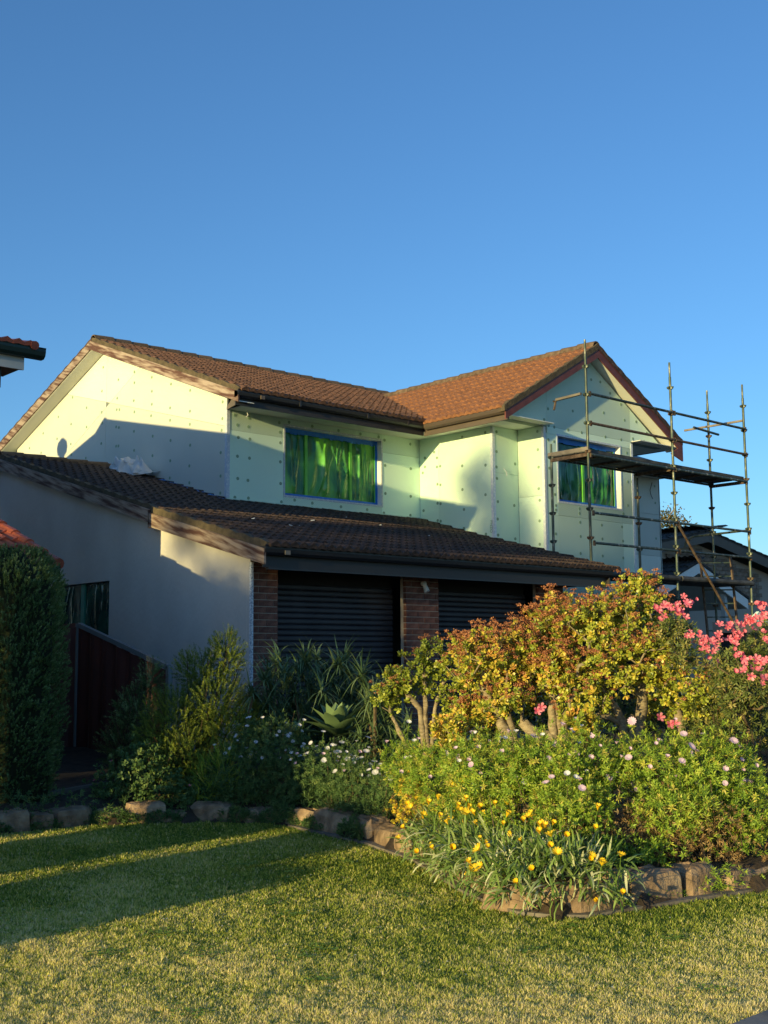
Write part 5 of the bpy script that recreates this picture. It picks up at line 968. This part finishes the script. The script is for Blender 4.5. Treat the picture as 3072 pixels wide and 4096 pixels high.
# ---- conifer, cypress, azalea
def feathery(name, label, cat, base, blobs, nbr, m, L=.22, seed=0, needle=.022, nn=46, up=.6, thick=.0022, trunk='twig', tl=0, th=1):
    """sprays: a shoot axis set with needles"""
    root = empty(name); tag(root, label, cat); P, U = blob_points(nbr, blobs, .6); U = unit(U+np.array([0, 0, up])+rng.normal(size=U.shape)*.3); parts = []; mtot = len(P); l = L*rng.uniform(.6, 1.2, mtot); tb = rng.uniform(tl, th, mtot)
    for k in range(nn):
        t = rng.random(mtot); side = rdir(mtot); D_ = unit(U*.9+side*.9); q = P+U*(l*(t-.6))[:, None]; parts.append(leaves(q, D_, side, needle*rng.uniform(.7, 1.3, mtot), thick*2.8, np.clip(tb+.25*(t-.5)+rng.normal(0, .08, mtot), 0, 1), 'lance'))
    V, T, t = merge(parts); link('foliage', np_mesh('foliage', V, T, m, t), root)['kind'] = 'stuff'
    mb = MB(); b = np.array(base)
    for i in rng.choice(mtot, min(90, mtot), replace=False):
        p = P[i]; mid = b*.45+p*.55+np.array([0, 0, -.08]); mb.tube([b+rng.normal(size=3)*.03, mid, p], [.014, .009, .004], 5, cap=False)
    mb.build('stems', trunk, root)['kind'] = 'stuff'; return finish(root, base)
b = gbase(760, 12.0)
feathery('juniper_bush', 'feathery yellow green conifer bush in front of the rendered side wall', 'conifer', b, [ell(700, 2870, 11.8, 130, 130, .4), ell(860, 2800, 11.9, 130, 130, .4), ell(760, 2990, 11.6, 170, 100, .4), ell(900, 2930, 11.7, 110, 120, .35), ell(800, 2680, 12.1, 110, 90, .3), ell(900, 2620, 12.1, 80, 110, .25), ell(640, 2950, 11.6, 110, 100, .3), ell(700, 3050, 11.5, 150, 80, .3), ell(980, 2880, 11.9, 80, 120, .3)], 4300, 'conifer', .12, 1, .020, 40, .7)
b = gbase(560, 12.6)
feathery('dark_shrub', 'dark sparse shrub in the shade against the red fence', 'shrub', b, [ell(540, 2870, 12.7, 90, 130, .3), ell(480, 2980, 12.6, 80, 110, .3), ell(600, 2720, 12.8, 60, 80, .2)], 700, 'cypress', .16, 2, .026, 40, .5)
b = gbase(90, 12.2); hb = spot(70, 2700, 12.4)
def cypress(label, base, top, rx, ns, seed, group=None):
    root = empty('cypress_hedge' if seed == 1 else 'shadow_cypress'); tag(root, label, 'cypress', group); b = np.array(base, float); h = top-b[2]; n = ns; z = rng.random(n)**.85; a = rng.uniform(0, 6.283, n); prof = rx*np.minimum(1, (1.03-z)*6)**.4*(.86+.14*np.minimum(1, z*5)); bump = 1+.07*np.sin(a*5+z*9)+.05*np.sin(a*11-z*23); r_ = prof*bump*(1-.25*rng.random(n)**2)
    P = np.stack([b[0]+np.cos(a)*r_, b[1]+np.sin(a)*r_, b[2]+z*h], 1); U = unit(np.stack([np.cos(a), np.sin(a), np.full(n, .5)+z*1.0], 1)+rng.normal(size=(n, 3))*.25); parts = []; tb = rng.random(n)
    for k in range(20): t = rng.random(n); side = rdir(n); parts.append(leaves(P+U*(.06*(t-.5))[:, None], unit(U+side*.8), side, .022*rng.uniform(.6, 1.3, n), .008, np.clip(tb*.6+t*.4, 0, 1), 'lance'))
    V, T, t = merge(parts); link('foliage', np_mesh('foliage', V, T, 'cypress', t), root)['kind'] = 'stuff'
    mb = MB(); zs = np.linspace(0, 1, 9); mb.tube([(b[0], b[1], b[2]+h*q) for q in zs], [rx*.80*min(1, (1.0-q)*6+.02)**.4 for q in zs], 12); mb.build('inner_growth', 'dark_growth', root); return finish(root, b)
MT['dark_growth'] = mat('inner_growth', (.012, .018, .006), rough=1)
hx, hy = spot(25, 2700, 12.5)[:2]
cypress('trimmed dark green cypress hedge at the left edge under the red roof', (hx, hy, .15), spot(60, 2195, 12.5)[2]+.02, .58, 10000, 1)
# unseen columns added outside the left edge, shaped to cast the lawn shadow
def sil(y5): return .33+(y5-7.9)*.60
for y5, w_ in ((7.35, .40), (8.15, .60), (9.28, .40), (9.98, .50), (11.08, .56), (12.0, .5)):
    x = 1.5; z = sil(y5)+.12*3.5; y = y5-.165*3.5
    if z > .3: cypress('small unseen cypress column added outside the left edge to cast shadow on the lawn', (x, y, 0), z+(.55 if 9.5 < y5 < 11.5 else .1), w_*.95, 1500, 2, 'added cypress columns casting the lawn shadow')  # two stand higher to keep the sun off the fence end
# azaleas
def azalea(label, base, blobs, ntip, seed, nfl):
    root = empty('azalea'); tag(root, label, 'azalea', 'azaleas in bloom at the right'); P, U = blob_points(ntip*2, blobs, .6); P = P[:ntip]; U = U[:ntip]; nodes, par, load = skeleton(base, P[::2], 3, seed, .02, .05); branches('branches', nodes, par, load, .003, .36, 'twig', root, .03, 6)
    Q = np.repeat(P, 3, 0)+rng.normal(size=(len(P)*3, 3))*.03; UQ = np.repeat(U, 3, 0)+rng.normal(size=(len(P)*3, 3))*.5; V, T, t = rosettes(Q, UQ, 8, .045, .015, 'lance', .1, 1.0); link('leaves', np_mesh('azalea_leaves', V, T, 'azalea', t), root)['kind'] = 'stuff'
    return root
aroot = azalea('azalea bush in shade and sun with clusters of bright pink flowers at the right edge', gbase(3000, 8.3), [ell(2960, 2680, 8.3, 150, 100, .25), ell(3070, 2560, 8.3, 50, 110, .15), ell(2990, 2760, 8.3, 140, 110, .25), ell(2700, 2520, 8.8, 90, 50, .15), ell(2760, 2620, 8.6, 80, 60, .15)], 330, 5, 0)
for px, py, D, k, sp_ in ((2625, 2425, 8.6, 3, 16), (2665, 2415, 8.6, 3, 18), (2715, 2440, 8.6, 5, 22), (2755, 2412, 8.6, 4, 18), (2640, 2480, 8.7, 2, 10), (2760, 2540, 8.5, 2, 10), (2800, 2570, 8.3, 5, 24), (2840, 2590, 8.3, 6, 26), (2880, 2555, 8.2, 4, 20), (2920, 2510, 8.1, 4, 22), (2950, 2560, 8.1, 5, 24), (2980, 2500, 8.1, 4, 20), (3005, 2480, 8.1, 3, 14), (3035, 2420, 8.0, 4, 20), (3060, 2450, 8.0, 3, 16), (2960, 2610, 8.1, 5, 24), (2990, 2660, 8.0, 4, 20), (3040, 2650, 8.0, 4, 20), (3050, 2720, 8.0, 3, 20), (2970, 2700, 8.0, 3, 18), (3065, 2560, 8.0, 4, 22), (3040, 2490, 8.0, 3, 20)):
    for _ in range(int(k*1.8)):
        p = spot(px+rng.normal()*sp_*.85, py+rng.normal()*sp_*.75, D-.28+rng.uniform(0, .12)); u = Vector(unit(np.array([-.5, -.8, .4])+rng.normal(size=3)*.4)); o = link('flower', FM[random.choice(('pink', 'pink', 'pink_b'))], aroot); o.matrix_local = Matrix.Translation(Vector(p)) @ u.to_track_quat('Z', 'Y').to_matrix().to_4x4() @ Matrix.Rotation(random.uniform(0, 6), 4, 'Z') @ Matrix.Scale(random.uniform(.55, .9), 4)
for px, py in ((2165, 2830), (2150, 2845), (2700, 2895), (2680, 2900), (2640, 2870)):
    p = spot(px, py, 8.9); o = link('flower', FM['pink'], aroot); o.matrix_local = Matrix.Translation(Vector(p)) @ Vector((-.5, -.8, .3)).to_track_quat('Z', 'Y').to_matrix().to_4x4()
finish(aroot, gbase(3000, 8.3))
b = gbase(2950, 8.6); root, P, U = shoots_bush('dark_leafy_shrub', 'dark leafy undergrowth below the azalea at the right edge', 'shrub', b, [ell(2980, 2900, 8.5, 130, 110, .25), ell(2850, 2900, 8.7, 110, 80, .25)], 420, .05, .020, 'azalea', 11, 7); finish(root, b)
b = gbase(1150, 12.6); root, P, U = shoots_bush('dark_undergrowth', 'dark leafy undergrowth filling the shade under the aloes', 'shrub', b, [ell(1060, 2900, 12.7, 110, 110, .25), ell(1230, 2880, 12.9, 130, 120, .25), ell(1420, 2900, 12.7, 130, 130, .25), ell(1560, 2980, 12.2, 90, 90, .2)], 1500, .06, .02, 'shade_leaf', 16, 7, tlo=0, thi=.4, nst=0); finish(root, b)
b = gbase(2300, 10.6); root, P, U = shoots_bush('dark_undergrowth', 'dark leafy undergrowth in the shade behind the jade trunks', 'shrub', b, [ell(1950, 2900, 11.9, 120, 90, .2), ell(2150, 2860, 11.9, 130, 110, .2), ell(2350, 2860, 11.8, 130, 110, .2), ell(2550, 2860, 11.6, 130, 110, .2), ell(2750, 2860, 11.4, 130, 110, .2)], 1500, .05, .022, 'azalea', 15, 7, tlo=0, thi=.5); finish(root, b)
# ---- trees
def tree(name, label, base, crown, nt, leafn, m, seed, lsize=.10, trunk_r=.16, group=None, scat=.32):
    root = empty(name); tag(root, label, 'tree', group); P, U = blob_points(nt*2, crown, .7); P = P[:nt]; nodes, par, load = skeleton(base, P, 1, seed, .12, .0); branches('trunk', nodes, par, load, .018, .42, 'bark', root, trunk_r, 7)
    Q = np.repeat(P, leafn, 0)+rng.normal(size=(len(P)*leafn, 3))*scat; V, T, t = leaves(Q, rdir(len(Q)), rdir(len(Q)), lsize*rng.uniform(.6, 1.3, len(Q)), lsize*.5, rng.random(len(Q)), 'lance'); link('crown', np_mesh('crown', V, T, m, t), root)['kind'] = 'stuff'; return finish(root, base)
tb = spot(2680, 2200, 46); tree('distant_tree', 'yellowish tree in the distance between the far wall and the brick house', (tb[0]-.6, tb[1]-.6, 0), [(spot(2655, 2120, 46)+np.array([0, 0, .2]), (.9, .9, .55)), (spot(2680, 2170, 46), (1.0, 1.0, .55)), (spot(2650, 2230, 46), (1.1, 1.1, .5)), (spot(2700, 2270, 46), (1.3, 1.3, .6))], 110, 60, 'tree_leaf', 1, .13, .12, None, .17)
tree('street_tree', 'street tree outside the left edge whose soft shadow falls on the walls', (-45, 4.4, 0), [((-45, 4.0, 9.4), (1.2, .75, 1.7)), ((-45, 4.9, 11.6), (.9, .6, 1.0)), ((-45, .5, 8.5), (1.2, .9, 1.0)), ((-45, 3.9, 10.0), (1.6, 1.5, 1.5)), ((-45, 4.35, 8.6), (1.0, .35, .7)), ((-45, 3.0, 11.3), (1.2, .7, 1.0))], 115, 80, 'tree_leaf', 2, .20, .2, 'street trees', .19)
# ------------------------------------------------------------------ stones along the bed
def stone(L, W, Hh, seed):
    r = np.random.default_rng(seed); mb = MB(); nu, nv = 12, 7; V = []
    for i in range(nv+1):
        ph = -math.pi/2+math.pi*i/nv
        for j in range(nu):
            th = 2*math.pi*j/nu; c = np.array([math.cos(ph)*math.cos(th), math.cos(ph)*math.sin(th), math.sin(ph)]); c = np.sign(c)*np.abs(c)**.48; c = c*(1+r.normal()*.055)*(1+.10*math.sin(3*th+seed)*math.cos(ph)); c[2] += .10*c[0]*r.uniform(-1, 1); V.append((c[0]*L*.5, c[1]*W*.5, c[2]*Hh*.5))
    mb.v = V; mb.f = [(i*nu+j, i*nu+(j+1) % nu, (i+1)*nu+(j+1) % nu, (i+1)*nu+j) for i in range(nv) for j in range(nu)]; return mb.mesh('stone', 'stone', False)
WS = empty('stone_edging'); tag(WS, 'rough sandstone edging along the curved front of the garden bed', 'stone edging'); sd_ = 0
pts = [Vector((x, y, 0)) for x, y in EDGE[:14]]; i = 0; seglen = [(pts[k+1]-pts[k]).length for k in range(13)]; tot = sum(seglen); s = .2
def along(s):
    for k, l in enumerate(seglen):
        if s <= l: return pts[k].lerp(pts[k+1], s/l), (pts[k+1]-pts[k]).normalized()
        s -= l
    return pts[13], (pts[13]-pts[12]).normalized()
while s < 15.2:
    L = random.uniform(.22, .66) if s > 5 else random.uniform(.24, .46); p, d = along(s+L/2); hh = random.uniform(.13, .24) if s < 5.3 else random.uniform(.17, .25); inn = Vector((-d.y, d.x, 0))
    if not bool(inside(np.array(p.x+inn.x*.3), np.array(p.y+inn.y*.3))): inn = -inn
    o = link('stone', stone(L*1.07, .28, hh*1.1, sd_), WS); o.location = p+inn*.10+Vector((0, 0, hh*.32)); o.rotation_euler = (random.uniform(-.12, .12), random.uniform(-.10, .10), math.atan2(d.y, d.x)+random.uniform(-.08, .08)); sd_ += 1; s += L*.97
for px, py, sz in ((230, 3120, .3), (60, 3240, .34), (160, 3250, .2), (95, 3270, .25)):
    q = at(px, py+30, Z=.05); o = link('stone', stone(sz, sz*.8, sz*.7, sd_), WS); o.location = (q[0], q[1], .08); sd_ += 1
settle(WS, (5.9, 5.2, 0))
# concrete mowing strip in front of the stones
mb = MB(); k0 = 4; L1 = []; L2 = []
for q in np.arange(5.2, 15.0, .12):
    p, d = along(float(q)); out_ = Vector((d.y, -d.x, 0))
    if bool(inside(np.array(p.x+out_.x*.3), np.array(p.y+out_.y*.3))): out_ = -out_
    L1.append(p+out_*-.05); L2.append(p+out_*.10)
n = len(L1); mb.add([tuple(p+Vector((0, 0, .035))) for p in L1]+[tuple(p+Vector((0, 0, .03))) for p in L2]+[tuple(p+Vector((0, 0, -.02))) for p in L2], [(i, i+1, n+i+1, n+i) for i in range(n-1)]+[(n+i, n+i+1, 2*n+i+1, 2*n+i) for i in range(n-1)])
tag(mb.build('mowing_strip', 'concrete'), kind='structure')
# ------------------------------------------------------------------ lawn
def noise2(x, y, s, seed):
    r = np.random.default_rng(seed); G = r.random((64, 64)); u, v = x/s, y/s; i, j = np.floor(u).astype(int), np.floor(v).astype(int); fu, fv = u-i, v-j; fu = fu*fu*(3-2*fu); fv = fv*fv*(3-2*fv); g = lambda a, b: G[a % 64, b % 64]
    return (g(i, j)*(1-fu)+g(i+1, j)*fu)*(1-fv)+(g(i, j+1)*(1-fu)+g(i+1, j+1)*fu)*fv
N_ = 1000000; fw2 = CF[:2]/np.linalg.norm(CF[:2]); rt2 = np.array([fw2[1], -fw2[0]])
u_ = rng.random(N_); dist = 4.75+(13.2-4.75)*(u_**1.5); lat = rng.uniform(-.385, .385, N_)*dist; x = fw2[0]*dist+rt2[0]*lat; y = fw2[1]*dist+rt2[1]*lat
ok = ~inside(x, y) & (y > 3.01+0*x) & (edge_dist(x, y) > .03); x, y, dist = x[ok], y[ok], dist[ok]; n = len(x)
cl = noise2(x, y, .05, 1)*.6+noise2(x, y, .12, 2)*.4; patch = noise2(x, y, .55, 3)*.55+noise2(x, y, 1.6, 4)*.45; hgt = (.007+.017*cl**1.5)*(.25+1.35*rng.random(n)); hgt *= (dist/6)**.35
tint = np.clip(.46+.50*(patch-.45)+.30*(cl-.5)+rng.normal(0, .20, n)-.055*np.clip(dist-5.3, 0, 4.2)+.06, 0, 1); tint = np.where(rng.random(n) < .26*np.clip((patch-.2)*2.2, 0, 1.2)*np.clip(1.9-dist/7, .25, 1), rng.uniform(.78, 1, n), tint)  # tint drops with distance: greener turf there, plus shade put into the colour
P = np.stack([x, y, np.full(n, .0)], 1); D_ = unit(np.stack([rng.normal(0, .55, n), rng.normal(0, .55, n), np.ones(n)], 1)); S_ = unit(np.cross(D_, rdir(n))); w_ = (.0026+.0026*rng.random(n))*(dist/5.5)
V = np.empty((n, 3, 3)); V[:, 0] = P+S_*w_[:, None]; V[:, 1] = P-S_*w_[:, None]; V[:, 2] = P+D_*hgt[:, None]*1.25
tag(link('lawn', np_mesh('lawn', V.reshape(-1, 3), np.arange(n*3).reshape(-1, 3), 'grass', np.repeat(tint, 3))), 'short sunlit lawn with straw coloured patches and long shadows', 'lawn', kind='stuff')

# clover heads, a few fallen leaves and low weeds in the turf
m_ = 150; dd = 4.9+6*rng.random(m_)**1.3; la = rng.uniform(-.36, .36, m_)*dd; cx = fw2[0]*dd+rt2[0]*la; cy = fw2[1]*dd+rt2[1]*la; ok = ~inside(cx, cy) & (cy > 3.1); cx, cy = cx[ok], cy[ok]; k_ = len(cx); parts = []
for q in range(7): a = rng.uniform(0, 6.283, k_); parts.append(leaves(np.stack([cx, cy, np.full(k_, .028)], 1), np.stack([np.cos(a), np.sin(a), np.full(k_, .6)], 1), np.stack([-np.cos(a)*.5, -np.sin(a)*.5, np.ones(k_)], 1), .008, .006, np.zeros(k_), 'obov'))
V, T, t = merge(parts); tag(link('clover_heads', np_mesh('clover_heads', V, T, 'petal_white', None)), 'tiny white clover heads scattered over the lawn', 'clover', kind='stuff')
m_ = 700; cn = rng.integers(0, 26, m_); cdx = 5.2+4.5*rng.random(26); cla = rng.uniform(-.34, .34, 26)*cdx; cx = (fw2[0]*cdx+rt2[0]*cla)[cn]+rng.normal(0, .06, m_); cy = (fw2[1]*cdx+rt2[1]*cla)[cn]+rng.normal(0, .06, m_); ok = ~inside(cx, cy) & (cy > 3.1); cx, cy = cx[ok], cy[ok]; k_ = len(cx); parts = []
for q in range(4): a = rng.uniform(0, 6.283, k_); parts.append(leaves(np.stack([cx, cy, np.full(k_, .018)], 1), np.stack([np.cos(a), np.sin(a), np.full(k_, .35)], 1), np.stack([-np.cos(a)*.3, -np.sin(a)*.3, np.ones(k_)], 1), .018, .016, rng.uniform(.1, .5, k_), 'obov'))
V, T, t = merge(parts); tag(link('lawn_weeds', np_mesh('lawn_weeds', V, T, 'daisy_leaf', t)), 'low broad leaved weeds in patches of the lawn', 'weeds', kind='stuff')
